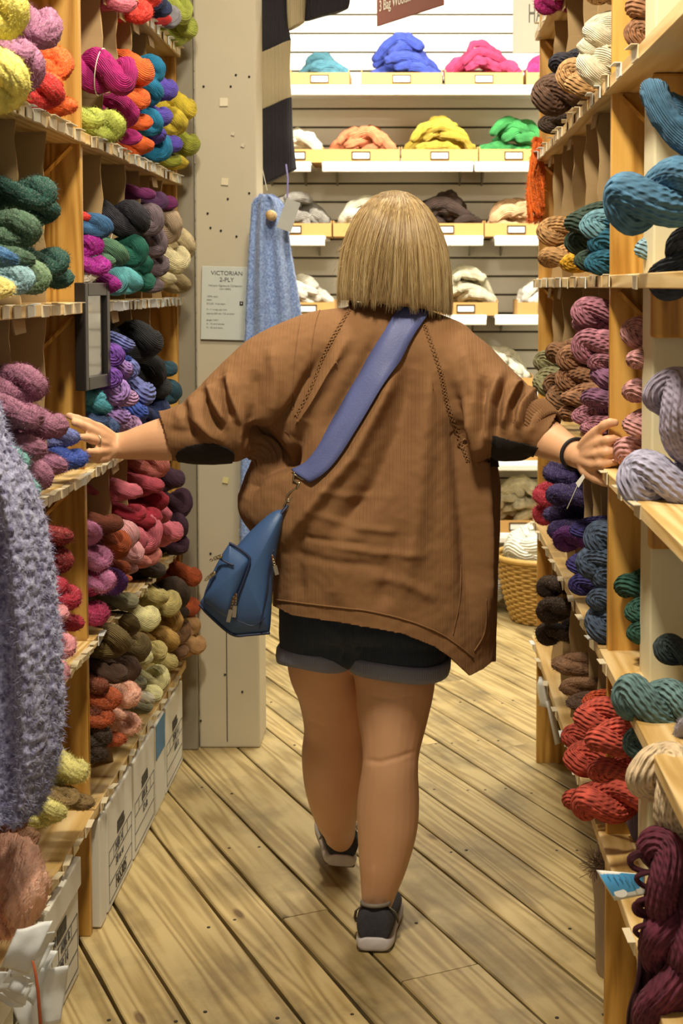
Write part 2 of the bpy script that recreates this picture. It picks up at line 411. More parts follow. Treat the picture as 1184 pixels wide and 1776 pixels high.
right_far, BRF = shelf_unit(1, 'shelf_unit', 'pine shelving on the right beyond the near post, full of chunky wool', 2.76, 4.33, ZR, .36,
    [4.31], {.39: [2.98, 3.14, 3.32, 3.5, 3.7, 3.95], .75: [2.95, 3.08, 3.24, 3.42, 3.6, 3.82, 4.05], 1.105: [2.98, 3.30, 3.72, 4.0],
    1.47: [3.02, 3.25, 3.5, 3.75, 4.0], 1.835: [3.05, 3.3, 3.65, 4.0], 2.20: [3.05, 3.2, 3.4]},
    {1.47: tagrow(2.85, 4.3, .17, .5), .75: tagrow(2.85, 4.3, .2, .3), .39: tagrow(3.1, 4.3, .22, .2), 1.835: tagrow(2.8, 4.2, .12, .3), 2.2: tagrow(2.9, 4.2, .15, .3), 1.105: tagrow(2.9, 4.2, .2)}, .37)
right_near, BRN = shelf_unit(1, 'shelf_unit', 'pine shelving at the right edge of the picture with large skeins', 1.85, 2.755, ZR, .36,
    [2.735], {}, {1.835: tagrow(2.35, 2.7, .15, .6), 1.47: [(2.64, False), (2.33, False)], 1.105: [(2.66, False), (2.48, False), (2.28, False)], .75: [(2.66, False), (2.45, False)], .39: [(2.3, False)]}, .37, back=False)
# diagonal battens that brace the uprights under the shelves
def brace(root, side, front, y, ztop, drop=.17, run=.17):
    p = root.location
    xa, xb = side*(front+.018), side*(front+.018+run)
    a = Vector((xa, y, ztop-.03))-p; b = Vector((xb, y, ztop-.03-drop))-p
    mb = MB(); mb.tube([a, b], [(.009, .006)]*2, n=4, up=(0, 1, 0), round_cap=False); mb.build('brace', PINE, root, False)
for z in ZL[1:5]: brace(left_near, -1, .72, 3.125, z)
for z in ZR[1:]: brace(right_near, 1, .37, 2.722, z); brace(right_far, 1, .37, 4.30, z)
# brackets carrying the shelves on the right, against the painted post
for i, z in enumerate(ZR[:]):
    c = right_near.location
    yb = 2.462
    mb = MB(); x0, x1 = .40-c.x, .48-c.x
    mb.box(.405-c.x, .73-c.x, yb-c.y, yb+.024-c.y, z-.024-.085, z-.0245)
    bevel(mb.build('bracket', PINE, right_near, False), .006, 2)
# painted structural posts
post = MB().box(-.09, .09, -.055, .055, 0, 3.05).build('trim_1', PAINTR, None, False); post.location = (.522, 2.66, 0); tag(post, kind='structure'); bevel(post, .004, 2)
post.location = (.412+.09, 2.55, 0)
pil = MB().box(-.095, .095, -.095, .095, 0, 3.05).build('trim_2', PAINT, None, False); pil.location = (-.579, 4.55, 0); tag(pil, kind='structure'); bevel(pil, .006, 2)
o = MB().box(-.0015, .0015, -.001, .001, 0, .6).build('crack', plain('dark_crack', '4a4234', .9), pil, False); o.location = (-.008, -.0955, .02)
gb = MB().box(-.026, .026, -.02, .02, 0, 2.9).build('trim_3', GREYBOARD, None, False); gb.location = (-.702, 4.455, 0); tag(gb, kind='structure'); bevel(gb, .003, 1)
# bits of tape and chips on the pillar
for k, (px, py, s, c) in enumerate([(388, 177, 7, 'ded6bb'), (390, 315, 6, 'd9ceac'), (391, 833, 5, 'd8cf8f'), (404, 232, 3, 'c9c0a8'), (421, 252, 3, 'c9c0a8')]):
    p = W(px, py, 4.452); r = s/scl(4.45)
    bv = MB().box(-r, r, -.002, .001, -r, r).build('tape_scrap', plain('tape_scrap_%d' % k, c, .6), pil, False); bv.location = (p.x+.579, p.y-4.55, p.z); bv.rotation_euler = (0, .1*k, 0)
for px, py in [(409, 130), (353, 150), (432, 133), (400, 150), (360, 370), (365, 395), (383, 400), (395, 345), (432, 335), (388, 640), (365, 960), (390, 1170), (420, 1200), (348, 1250), (410, 410)]:
    p = W(px, py, 4.454); o = MB().tube([(0, .001, 0), (0, -.002, 0)], .0035, 8, round_cap=False).build('nail_mark', BLACK, pil); o.location = (p.x+.579, p.y-4.55, p.z)

# ------------------------------------------------------------------ white shelves on the slatted wall
YF0 = 6.40
ZB = [2.32, 1.985, 1.66, 1.31, .975, .66, .335]
ROWW = ['top', 'second', 'third', 'fourth', 'fifth', 'sixth', 'lowest']
def back_shelf(row, xa, xb, label):
    z = ZB[row]
    root = empty('wall_shelf', ((xa+xb)/2, YW-.02, z), label, 'shelf', 'white shelves on the slatted wall')
    h = (xb-xa)/2
    bevel(MB().box(-h, h, -(YW-.02-YF0), 0, -.004, .008).build('shelf_board', WHITEP, root, False), .003, 2)
    rail = MB(); R = []
    for x in (-h+.003, h-.003):
        R.append([(x, -(YW-.02-YF0)-.004+a, b) for a, b in ((0, .012), (-.007, .008), (-.010, -.010), (-.007, -.030), (0, -.034), (.004, -.03), (.004, .008))])
    rail.rings([[Vector(p) for p in r] for r in R]); rail.build('price_rail', WHITEP, root, False)
    for x in (-h+.05, h-.05):
        MB().add([(x-.004, 0, -.005), (x+.004, 0, -.005), (x-.004, 0, -.07), (x+.004, 0, -.07), (x-.004, -.26, -.005), (x+.004, -.26, -.005)],
                 [(0, 2, 4), (1, 5, 3), (0, 1, 3, 2), (2, 3, 5, 4), (0, 4, 5, 1)]).build('bracket', GREYBOARD, root, False)
    return root
def bx(px): return (px-CX)/scl(YF0)
back_shelf(0, bx(440), bx(1010), 'topmost white shelf on the slatted wall, carrying blue and pink roving')
back_shelf(1, bx(440), bx(541), 'short white shelf under the white roving, left end of second row')
back_shelf(1, bx(559), bx(820), 'white shelf under the orange and yellow roving trays')
back_shelf(1, bx(821), bx(1010), 'white shelf under the tray of green roving')
back_shelf(2, bx(430), bx(565), 'white shelf left of the head under grey and white roving')
back_shelf(2, bx(625), bx(838), 'white shelf behind the head under dark brown roving')
back_shelf(2, bx(856), bx(1010), 'white shelf right of the head under beige roving')
back_shelf(3, bx(430), bx(600), 'white shelf at left behind the neck, under a heap of white wool')
back_shelf(3, bx(660), bx(844), 'white shelf right of the hair under the cream curled roving')
back_shelf(3, bx(857), bx(1010), 'white shelf by the right pine unit, level with the shoulders')
back_shelf(4, bx(430), bx(1010), 'long white shelf mostly behind the shoulders, white wool at its right')
back_shelf(5, bx(430), bx(1010), 'white shelf seen under the right elbow, empty at its edge')
back_shelf(6, bx(430), bx(1010), 'lowest white shelf, above the wicker basket')

def roving(name, label, x0, x1, z0, h, col, seed, group, thick=.03, depth=.24, col2=None):
    """a heap of loose fibre rope folded over itself: one thing"""
    rr = random.Random(seed); mb = MB(); w = (x1-x0)
    cx = (x0+x1)/2; root = None
    nlen = max(5, int(w/.035))
    k = 0
    strands = int(6+w*16+h*20)
    for sidx in range(strands):
        lay = sidx/strands
        pts = []; yy = -rr.uniform(.03, depth-.03); base = lay*h*.75
        n = rr.randint(3, 5); ang = rr.uniform(-.9, .9); r = thick*rr.uniform(.6, 1.05)
        cxs = rr.uniform(-.5, .5)*(w-.06)*(1-.55*lay)
        L_ = rr.uniform(.08, .16); 
        for q in range(n):
            t = q/(n-1)-.5
            x = cxs+t*L_*math.cos(ang)*1.4+rr.uniform(-.012, .012); x = max(-w/2+r*.8, min(w/2-r*.8, x))
            arch = (1-(2*abs(x)/w)**2.4)
            z = r*.8+base*max(.15, arch)+rr.uniform(0, .02)+.02*math.cos(t*math.pi)
            y = max(-depth+r*.8, min(-r*.7, yy+t*L_*math.sin(ang)))
            pts.append((x, y, z))
        P = spline(pts, 14)
        rad = [r*(.55+.45*math.sin(math.pi*(i+1.5)/17))*(1+.10*math.sin(i*1.9+sidx)) for i in range(14)]
        mb.tube([tuple(p) for p in P], rad, 24)
    V = np.array(mb.v)
    me = mb.mesh('wool_roving', YR)
    dx = [noise.noise(Vector(v)*45+Vector((seed, 0, 0)))*.004 for v in me.vertices[:] and [tuple(v.co) for v in me.vertices]]
    for v, d, u in zip(me.vertices, dx, mb.uv): v.co += v.normal*(d+.0035*(abs(math.sin(math.pi*6*u[0]+5*u[1]))-.5))
    o = link(name, me, None, None, (cx, YF0+.29, z0+.008)); o.color = lin(col)
    return tag(o, label, 'wool', group)
def tray(x0, x1, row, label, hh=.058, card=None):
    root = empty('cardboard_tray', ((x0+x1)/2, YF0+.005, ZB[row]+.009), label, 'tray', 'cardboard trays on the slatted wall shelves')
    h = (x1-x0)/2; t = .003; d = .29
    MB().box(-h, h, 0, d, 0, t).build('tray_bottom', TRAYC, root, False)
    MB().box(-h, h, 0, t, t, hh).build('tray_front', TRAYC, root, False)
    MB().box(-h, h, d-t, d, t, hh).build('tray_back', TRAYC, root, False)
    for s in (-1, 1):
        xs = sorted((s*h, s*(h-t))); MB().box(xs[0], xs[1], t, d-t, t, hh+.012).build('tray_side', TRAYC, root, False)
    xc = (0 if card is None else card); 
    fr = MB()
    for a in ((-.041, .041, -.018, -.013), (-.041, .041, .013, .018), (-.041, -.036, -.013, .013), (.036, .041, -.013, .013)):
        fr.box(a[0]+xc, a[1]+xc, -.005, 0, a[2]+hh*.52, a[3]+hh*.52)
    f = fr.build('label_holder', plain('dark_brass', '4a3c24', .4, .6) if 'dark_brass' not in bpy.data.materials else bpy.data.materials['dark_brass'], root, False)
    MB().box(xc-.036, xc+.036, -.003, -.0005, hh*.52-.013, hh*.52+.013).build('label_card', WHITECARD, f, False)
    return root
RV = [  # row, px0, px1, height px, colour, words, card offset
 (0, 505, 606, 34, '4a8090', 'teal blue', 0), (0, 627, 766, 72, '3c4fae', 'cobalt blue', 0), (0, 771, 905, 60, 'c83a66', 'rose pink', 0), (0, 911, 985, 34, 'a8286c', 'magenta', 0),
 (1, 470, 560, 26, 'e9e4cd', 'creamy white', 0), (1, 560, 693, 42, 'dc8458', 'peach orange', 0), (1, 696, 828, 60, 'c4a83a', 'golden yellow', 0), (1, 830, 965, 56, '3a9048', 'grass green', -.02),
 (2, 440, 575, 52, '8f8a80', 'grey and white', 0), (2, 578, 700, 45, 'e8e4cc', 'off-white', 0), (2, 704, 838, 52, '3c2a20', 'dark brown', 0), (2, 840, 965, 42, 'cda67a', 'beige', -.02),
 (3, 440, 580, 38, 'ece8d6', 'white', .06), (3, 752, 863, 66, 'd9d2b4', 'cream curled', 0), (3, 897, 1000, 38, 'eeeadb', 'snow white', 0),
 (4, 800, 925, 45, 'e6e2cb', 'ivory', 0), (4, 600, 790, 40, 'e6e2cb', 'pale ivory', 0),
 (5, 800, 935, 20, 'e9e4d0', 'flat white', 0),
 (6, 835, 965, 68, 'ece6c6', 'fluffy ivory', 0), (6, 690, 830, 50, 'ece6c6', 'pale fluffy', 0)]
for i, (r, a, b, h, c, wd_, co) in enumerate(RV):
    x0, x1 = bx(a), bx(b)
    tray(x0, x1, r, 'cardboard tray holding %s roving on the %s white wall shelf' % (wd_, ROWW[r]), card=co)
    pad = .012 if h > 50 else -.004
    roving('wool_roving', '%s wool roving heaped in a cardboard tray, %s wall shelf' % (wd_, ROWW[r]), x0-pad+.004, x1+pad-.004, ZB[r]+.012, h/scl(YF0)+.045, c, 30+i, 'rovings in trays on the slatted wall')

# ------------------------------------------------------------------ skeins
def skein_mesh(name, kind, seed, L=.25, turns=.8):
    rr = random.Random(seed); a, r = .0225, .0265
    nt, nr = (104, 84) if kind == 'chunky' else ((90, 60) if kind == 'fuzzy' else (96, 90))
    S = L-2*(a+r)
    per = 2*S+2*math.pi*a
    P = []; ph0 = rr.uniform(0, 6.28)
    for i in range(nt):
        q = per*i/nt
        if q < S: x, o = -S/2+q, a
        elif q < S+math.pi*a: t = (q-S)/a; x, o = S/2+a*math.sin(t), a*math.cos(t)
        elif q < 2*S+math.pi*a: x, o = S/2-(q-S-math.pi*a), -a
        else: t = (q-2*S-math.pi*a)/a; x, o = -S/2-a*math.sin(t), -a*math.cos(t)
        ph = ph0+2*math.pi*turns*x/L
        P.append(Vector((x, o*math.cos(ph), o*math.sin(ph))))
    n = nt; T = [(P[(i+1) % n]-P[i-1]).normalized() for i in range(n)]
    u = T[0].orthogonal().normalized(); U = []
    for i in range(n):
        u = (u-T[i]*u.dot(T[i])).normalized(); U.append(u.copy())
    u2 = (u-T[0]*u.dot(T[0])).normalized()
    err = math.atan2(u2.cross(U[0]).dot(T[0]), u2.dot(U[0]))
    R = []; NR = 15
    for i in range(n):
        f = i/n; b = T[i].cross(U[i]); tw = err*f
        ring = []
        rad = r*(1+.07*math.sin(f*9+seed)+.05*rr.uniform(-1, 1)*.4)
        for j in range(nr):
            th = 2*math.pi*j/nr+tw; d = U[i]*math.cos(th)+b*math.sin(th)
            rho = rad
            p = P[i]+d*rho
            w = noise.noise(p*38+Vector((seed, 3, 1)))
            if kind == 'chunky':
                g = abs(math.sin(NR/2*(2*math.pi*j/nr)+2*math.pi*3*f+w*.9)); rho *= .90+.13*g**.6+.05*w
            elif kind == 'smooth':
                thp = 2*math.pi*j/nr+w*1.1; rho *= .90+.10*w+.07*abs(math.sin(8*thp+2*math.pi*1.5*f))**.7+.09*abs(math.sin(2*thp+f*5+seed))**.6
            else:
                rho *= .97+.10*w+.17*noise.noise(p*170+Vector((seed, 0, 0)))+.07*noise.noise(p*330)
            ring.append(P[i]+d*rho)
        R.append(ring)
    mb = MB(); mb.rings(R, True, False, 0, True)
    # uv: keep the along coordinate continuous
    if kind == 'fuzzy':
        base = list(mb.v); 
        for k in range(4200):
            i = rr.randrange(len(base)); ii = i//nr
            p = Vector(base[i]); d = (p-P[ii]).normalized()
            d2 = (d+Vector((rr.uniform(-1, 1), rr.uniform(-1, 1), rr.uniform(-1, 1)))*.8).normalized()
            l = rr.uniform(.004, .012); s = d.orthogonal().normalized()*.0004
            m = p+d2*l*.5+Vector((rr.uniform(-1, 1), rr.uniform(-1, 1), rr.uniform(-1, 1)))*.0015
            mb.add([p-s, p+s, m-s*.8, m+s*.8, p+d2*l], [(0, 1, 3, 2), (2, 3, 4)])
    return mb.mesh(name, {'chunky': YC, 'smooth': YS, 'fuzzy': YF}[kind])
SK = {}
for kind, tn in (('smooth', .8), ('chunky', 1.0), ('fuzzy', .7)):
    SK[kind[0]] = [skein_mesh('skein_'+kind+'_%d' % i, kind, 11*i+len(kind), turns=tn*(1+.25*i)) for i in range(3)]
TIE = MB(); TIE.tube([(.0, .050*math.cos(t), .050*math.sin(t)) for t in np.linspace(0, 2*math.pi, 22)[:-1]], .0016, 5, loop=True)
TIE.tube([(0, .0, .05), (.01, .004, .058), (.022, .0, .052), (.03, -.008, .04)], .0014, 5)
TIEM = TIE.mesh('tie', plain('cotton_tie', 'dcd6c4', .8))

# palette read off the photograph
PAL = dict(red='c92f2c', scarlet='d8382b', navy='26345c', lime='a5b04a', grey='8e8c94', brown='5a4030', magenta='a8146e', orange='ee6a2c', teal='1277a2',
  violet='5a4ab4', yellow='d8c03a', olive='94992f', fuchsia='a51f96', blue='3a6a9a', sage='4f7a5c', speckle='cfc4b0', aqua='62b2ba', emerald='13604f',
  midnight='24232e', mauvebrown='6f6068', taupe='b09a80', cream='d8cca0', beige='c8b68c', plum='6e1a5c', darkgreen='1d4a40', green='43604a', fern='6e8a68',
  iceblue='8bb0b8', paleyellow='e2cf7a', coral='d96a4a', mauve='a06a8a', dustrose='94607a', purple='6a3f9c', lilac='9a7ac0', pinklilac='b890c0', periwinkle='6a74b4', royal='3550a8',
  ink='23305c', black='15171b', petrol='234a5a', tealfuzz='3a8a9c', darkblue='2c4470', salmon='c9756a', rosered='b8485a', crimson='a01c34', darkplum='3c1c34',
  pink='cf6a7c', lightpink='dfa0a4', rust='a54a1e', redbrown='70341c', purplefuzz='5e3080', orchid='b8709a', raspberry='a82a58', darkred='7c1c20', cherry='b02a40', blush='d08a92',
  darkbrown='3a2a1e', tan='a87c4c', olivebrown='6a5830', khaki='b8a868', butter='dcd49a', greygreen='8a8668', palepeach='e0a890', honey='b8904c', sand='c2a070',
  lemonfuzz='cfc87c', tanfuzz='8c7448', offwhite='e4dcc0', steel='5e8a98', deepteal='1f5e78', lightsteel='7c9caa', wood='b68c5a', mustard='d8a428', forest='2c4034', tweed='8a8660',
  coffee='7e5a3c', caramel='94694a', rosemauve='a06878', mauvepurple='825878', pinkgrey='bf8a8a', lilacgrey='9a92a8', lavender='a2a0ba', darkviolet='36285c', aubergine='4a2450',
  grape='6a3080', indigo='3a3478', slate='42526a', pine='1e4a3c', coralred='bb4c3c', terracotta='a8401c', bluegrey='3f6a88', greyteal='5e7c7c', fawn='d4bc98', burgundy='54182c', peachfuzz='e8b8a2', lemon='dcd068',
  mint='6ea8a4')
rs = random.Random(77)
ORD = {1: [''], 2: ['upper', 'lower'], 3: ['topmost', 'middle', 'lowest'], 4: ['topmost', 'second', 'third', 'lowest'], 5: ['topmost', 'second', 'third', 'fourth', 'lowest']}
TEX = {'s': 'smooth', 'c': 'thick-stranded', 'f': 'fuzzy'}
allblobs = []
def skein(side, px, py, h, colname, tex, label, group, X=None, Y=None, tilt=None, yaw=None, length=.20, tie=False, roll=None, fat=1.0, near=False):
    X0 = X if X is not None else (.685 if side < 0 else .335)
    Ymax = 4.33 if side < 0 else 4.27
    if Y is not None: p = W(px, py, Y)
    else:
        p = WX(px, py, side*X0)
        if p.y > Ymax: p = W(px, py, Ymax)
    r = h/2/scl(p.y)
    if Y is None and X is None or near:
        lo, hi = ((3.168+r, 4.39-r) if side < 0 else (2.765+r, 4.30-r)) if not near else ((0, 3.13-r) if side < 0 else (0, 2.73-r))
        if not lo <= p.y <= hi: p = W(px, py, min(max(p.y, lo), hi)); r = h/2/scl(p.y)
    if Y is None:
        zs = [z for z in (ZL if side < 0 else ZR) if z < p.z+.02]; zf = max(zs) if zs else 0
        ya = p.y
        for (sd, z0, z1, b0, b1) in BARS:
            if sd != side or not (z0-.03 < p.z < z1): continue
            if b0-r < p.y < b1+r:
                ya = b1+r*1.02 if p.y > (b0+b1)/2-(r*.75 if side < 0 else .3*r) else b0-r*1.02
        # keep clear of the solid uprights whatever the dividers say
        for (sd, z0, z1, b0, b1) in BARS:
            if sd == side and z1 == 3 and b0-r < ya < b1+r: ya = b1+r*1.02 if p.y > b0 else b0-r*1.02
        if ya != p.y: p = W(px, py, ya); r = h/2/scl(p.y)
        if p.z-zf < .11: p.z = max(p.z, zf+r*.93)
    t = rs.uniform(.0, .16) if tilt is None else tilt
    yw = rs.uniform(-.05, .05) if yaw is None else yaw
    # local +x points out of the shelf towards the aisle
    d = Vector((-side*math.cos(t)*math.cos(yw), math.sin(yw)*math.cos(t), -math.sin(t)))
    c = p-d*(length/2-r*.9)
    q = d.to_track_quat('X', 'Z') @ Quaternion((1, 0, 0), rs.uniform(0, 6.28) if roll is None else roll)
    me = rs.choice(SK[tex]); s = r*1.07/.049
    o = link('yarn_skein', me, None, None, c, None, (length/.25, s*fat, s)); o.rotation_mode = 'QUATERNION'; o.rotation_quaternion = q
    o.color = lin(PAL[colname]); tag(o, label, 'yarn', group)
    if tie: link('tie', TIEM, None, o, (length*.1, 0, 0))
    allblobs.append(o); return o
def pile(side, where, rows, **kw):
    """rows: (colour key, words, texture, [(px,py,h[,'t'])...][, X offset])"""
    for row in rows:
        key, words, tex, pts = row[:4]; kk = dict(kw)
        if len(row) > 4: kk.update(row[4])
        pts = sorted(pts, key=lambda t: t[1]); n = len(pts)
        for i, pt in enumerate(pts):
            o = ORD[n][i]; lab = ('%s %s %s skein%s on %s' % (o, words, TEX[tex], '' if n == 1 else ' of %d' % n, where)).strip()
            if len(lab.split()) > 16: lab = lab.replace(' of %d' % n, '')
            skein(side, pt[0], pt[1], pt[2], key, tex, lab, '%s skeins on %s' % (words, where), tie=len(pt) > 3, **kk)

pile(-1, 'the highest left shelf past the post', [
 ('pink', 'rose', 'f', [(218, 6, 40)]), ('scarlet', 'scarlet', 'f', [(243, 20, 46), (262, -8, 40)]), ('navy', 'navy', 's', [(270, 2, 40), (277, 33, 44)]),
 ('red', 'small red', 's', [(285, 50, 26)]), ('grey', 'grey', 's', [(293, 52, 46)]), ('lime', 'lime green', 's', [(308, 18, 56), (316, 62, 58)])])
pile(-1, 'the left shelf level with the yellow skein', [
 ('lime', 'lime', 'f', [(163, 205, 48), (196, 221, 52)]),
 ('magenta', 'magenta', 's', [(204, 130, 74, 't'), (214, 195, 58), (229, 238, 36)]),
 ('orange', 'bright orange', 's', [(234, 124, 70), (238, 172, 48), (247, 212, 40), (249, 253, 38)]),
 ('teal', 'teal blue', 's', [(264, 120, 50), (259, 158, 52), (262, 212, 46), (276, 256, 50)]),
 ('violet', 'violet', 's', [(284, 155, 52), (276, 202, 50), (270, 232, 40), (297, 250, 44)]),
 ('yellow', 'yellow', 's', [(315, 188, 56), (304, 212, 46), (314, 282, 26)]),
 ('olive', 'olive green', 's', [(320, 250, 58), (299, 278, 34)])])
pile(-1, 'the left shelf above the picture frame', [
 ('red', 'red', 'f', [(146, 378, 30)]), ('fuchsia', 'fuchsia', 'f', [(158, 425, 48), (172, 460, 42), (192, 492, 42)]),
 ('speckle', 'speckled white', 'f', [(153, 474, 40)]), ('blue', 'sky blue', 's', [(178, 393, 40)]),
 ('sage', 'sage green', 's', [(200, 442, 50), (184, 452, 34)]), ('aqua', 'aqua', 's', [(202, 486, 50), (228, 488, 44, 't')]),
 ('emerald', 'emerald green', 's', [(232, 434, 56, 't'), (247, 458, 40), (249, 488, 44)]),
 ('midnight', 'near-black', 's', [(232, 380, 62)]), ('mauvebrown', 'mauve brown', 's', [(258, 382, 58), (266, 420, 54), (272, 460, 46), (270, 494, 30)]),
 ('taupe', 'taupe', 's', [(288, 390, 62)]), ('cream', 'cream', 's', [(302, 450, 60), (290, 484, 36)]), ('beige', 'beige', 's', [(314, 425, 54), (316, 492, 34, 't')]),
 ('plum', 'plum', 's', [(258, 337, 26), (292, 352, 34)]), ('aubergine', 'dark plum', 's', [(273, 350, 40)])])
pile(-1, 'the left shelf just past her left wrist', [
 ('purple', 'purple', 'c', [(198, 616, 42), (195, 655, 40)]), ('lilac', 'lilac', 'c', [(208, 640, 50), (202, 680, 52), (205, 722, 46)]),
 ('pinklilac', 'pink lilac', 'c', [(220, 690, 46), (226, 738, 42)]), ('periwinkle', 'periwinkle', 'c', [(217, 598, 40), (225, 640, 40), (241, 682, 62)]),
 ('royal', 'royal blue', 'c', [(236, 715, 48), (217, 622, 24)]), ('tealfuzz', 'teal', 'f', [(163, 690, 44), (176, 706, 40)]), ('darkblue', 'dark blue', 'f', [(172, 730, 40), (188, 742, 40)]),
 ('black', 'black', 's', [(250, 592, 70), (262, 645, 60), (272, 672, 56)]), ('ink', 'dark navy', 's', [(272, 712, 50), (255, 725, 40)]), ('petrol', 'petrol blue', 's', [(296, 680, 42), (291, 640, 36)])])
pile(-1, 'the left shelf below her left forearm', [
 ('salmon', 'salmon pink', 's', [(273, 806, 46)]), ('rosered', 'rose red', 's', [(266, 842, 42)]), ('crimson', 'crimson', 's', [(272, 868, 44), (262, 896, 40), (254, 905, 36)]),
 ('darkplum', 'dark plum', 's', [(299, 830, 48), (311, 872, 50), (305, 912, 48), (310, 945, 40)]),
 ('pink', 'pink', 's', [(228, 852, 40), (250, 922, 70), (236, 936, 44), (282, 892, 34, 't'), (294, 922, 52, 't')]),
 ('cherry', 'cherry', 's', [(236, 890, 38), (264, 918, 44)]),
 ('lightpink', 'light pink', 's', [(220, 928, 48, 't'), (230, 958, 44), (226, 984, 30)]), ('salmon', 'deep salmon', 's', [(262, 962, 40), (246, 974, 36)]),
 ('redbrown', 'red brown', 's', [(194, 908, 42)]), ('rust', 'orange rust', 's', [(201, 944, 58), (208, 985, 40), (217, 1004, 26)]),
 ('orchid', 'pale orchid', 'f', [(157, 925, 44), (170, 968, 54), (183, 1008, 44)]), ('raspberry', 'raspberry', 'f', [(158, 1008, 54), (164, 1064, 56)]),
 ('purplefuzz', 'purple', 'f', [(202, 1010, 46)])])
pile(-1, 'the lowest left shelf past the post', [
 ('darkbrown', 'dark brown', 's', [(272, 1006, 34), (305, 1030, 54), (312, 1062, 34)]), ('rust', 'burnt orange', 's', [(328, 1000, 50), (332, 1052, 34)]),
 ('wood', 'orange tan', 's', [(330, 1085, 40), (336, 1118, 46)]), ('coffee', 'coffee', 's', [(308, 1095, 50), (311, 1128, 36)]),
 ('greygreen', 'grey green', 's', [(222, 1060, 40)]), ('khaki', 'khaki', 's', [(272, 1035, 46), (290, 1046, 52), (268, 1130, 48), (288, 1148, 46)]),
 ('butter', 'butter yellow', 's', [(252, 1072, 56), (250, 1140, 34), (273, 1178, 48, 't'), (264, 1204, 40)]),
 ('honey', 'honey', 's', [(294, 1076, 50), (290, 1110, 48)]), ('olivebrown', 'olive brown', 's', [(222, 1085, 46), (236, 1122, 56), (200, 1112, 60)]),
 ('brown', 'chocolate', 's', [(224, 1160, 44), (200, 1168, 44)]), ('greygreen', 'mossy', 's', [(236, 1186, 40), (250, 1226, 32)]), ('offwhite', 'off-white', 's', [(252, 1212, 36)]),
 ('redbrown', 'dark rust', 'f', [(168, 1190, 46), (164, 1228, 44)]), ('rust', 'rust', 'f', [(192, 1212, 42), (180, 1244, 40), (202, 1282, 38)]),
 ('palepeach', 'pale peach', 'f', [(218, 1205, 58), (204, 1240, 34), (224, 1256, 44)]), ('darkbrown', 'black brown', 'f', [(172, 1276, 48), (170, 1306, 36)])])
pile(-1, 'the upper left corner shelf', [
 ('orange', 'orange', 'f', [(100, 112, 60), (88, 145, 44), (113, 186, 44)]), ('red', 'red', 'f', [(84, 158, 64)]),
 ('mauve', 'mauve', 'f', [(62, 48, 96), (30, 90, 70), (42, 140, 84)], dict(X=.66)), ('lemon', 'pale lemon', 'f', [(10, 20, 92), (2, 140, 104)], dict(X=.62))], near=True)
pile(-1, 'the left edge shelf at eye height', [
 ('darkgreen', 'dark green', 'f', [(70, 335, 62), (78, 362, 60), (94, 455, 60), (106, 482, 48)]), ('green', 'moss green', 'f', [(42, 398, 64), (38, 450, 50)]),
 ('fern', 'fern green', 'f', [(62, 482, 58)]), ('blue', 'denim blue', 'f', [(12, 448, 40)]), ('iceblue', 'ice blue', 'f', [(36, 484, 54)]), ('paleyellow', 'soft yellow', 'f', [(6, 500, 42)])], near=True)
pile(-1, 'the shelf her left hand touches', [
 ('dustrose', 'dusty rose', 'f', [(52, 668, 66), (44, 722, 70), (88, 738, 66), (50, 778, 66), (66, 826, 58)]),
 ('mauve', 'deep mauve', 'f', [(92, 806, 52)]), ('royal', 'sparkly blue', 'f', [(128, 796, 54)]), ('periwinkle', 'pale blue', 'f', [(122, 758, 36)])], near=True)
pile(-1, 'the left shelf behind the purple knit', [
 ('darkred', 'dark red', 'f', [(104, 930, 50), (106, 972, 48)]), ('crimson', 'red', 'f', [(116, 1036, 60), (98, 1018, 46), (126, 1080, 44)]), ('blush', 'blush pink', 'f', [(96, 1066, 52), (108, 1120, 58), (98, 1165, 50)])], near=True)
pile(-1, 'the lowest left edge shelf', [
 ('lemonfuzz', 'pale khaki', 'f', [(126, 1336, 66)]), ('tanfuzz', 'tan', 'f', [(120, 1384, 44), (148, 1392, 36)]), ('lemonfuzz', 'straw yellow', 'f', [(92, 1408, 56)]),
 ('coffee', 'brown', 'f', [(46, 1452, 50), (28, 1424, 44)])], near=True)
# two pale teal skeins and a peach one bulging out near the camera
skein(-1, 16, 800, 76, 'mint', 'f', 'upper mint green fuzzy skein beside the purple knit at left edge', 'mint skeins beside the purple knit', X=.66)
skein(-1, 42, 850, 66, 'mint', 'f', 'lower mint green fuzzy skein beside the purple knit at left edge', 'mint skeins beside the purple knit', X=.68)
skein(-1, 2, 1545, 176, 'peachfuzz', 'f', 'large soft peach fuzzy skein in the lower left corner above paper tags', None, Y=2.36, tilt=.5, length=.26)

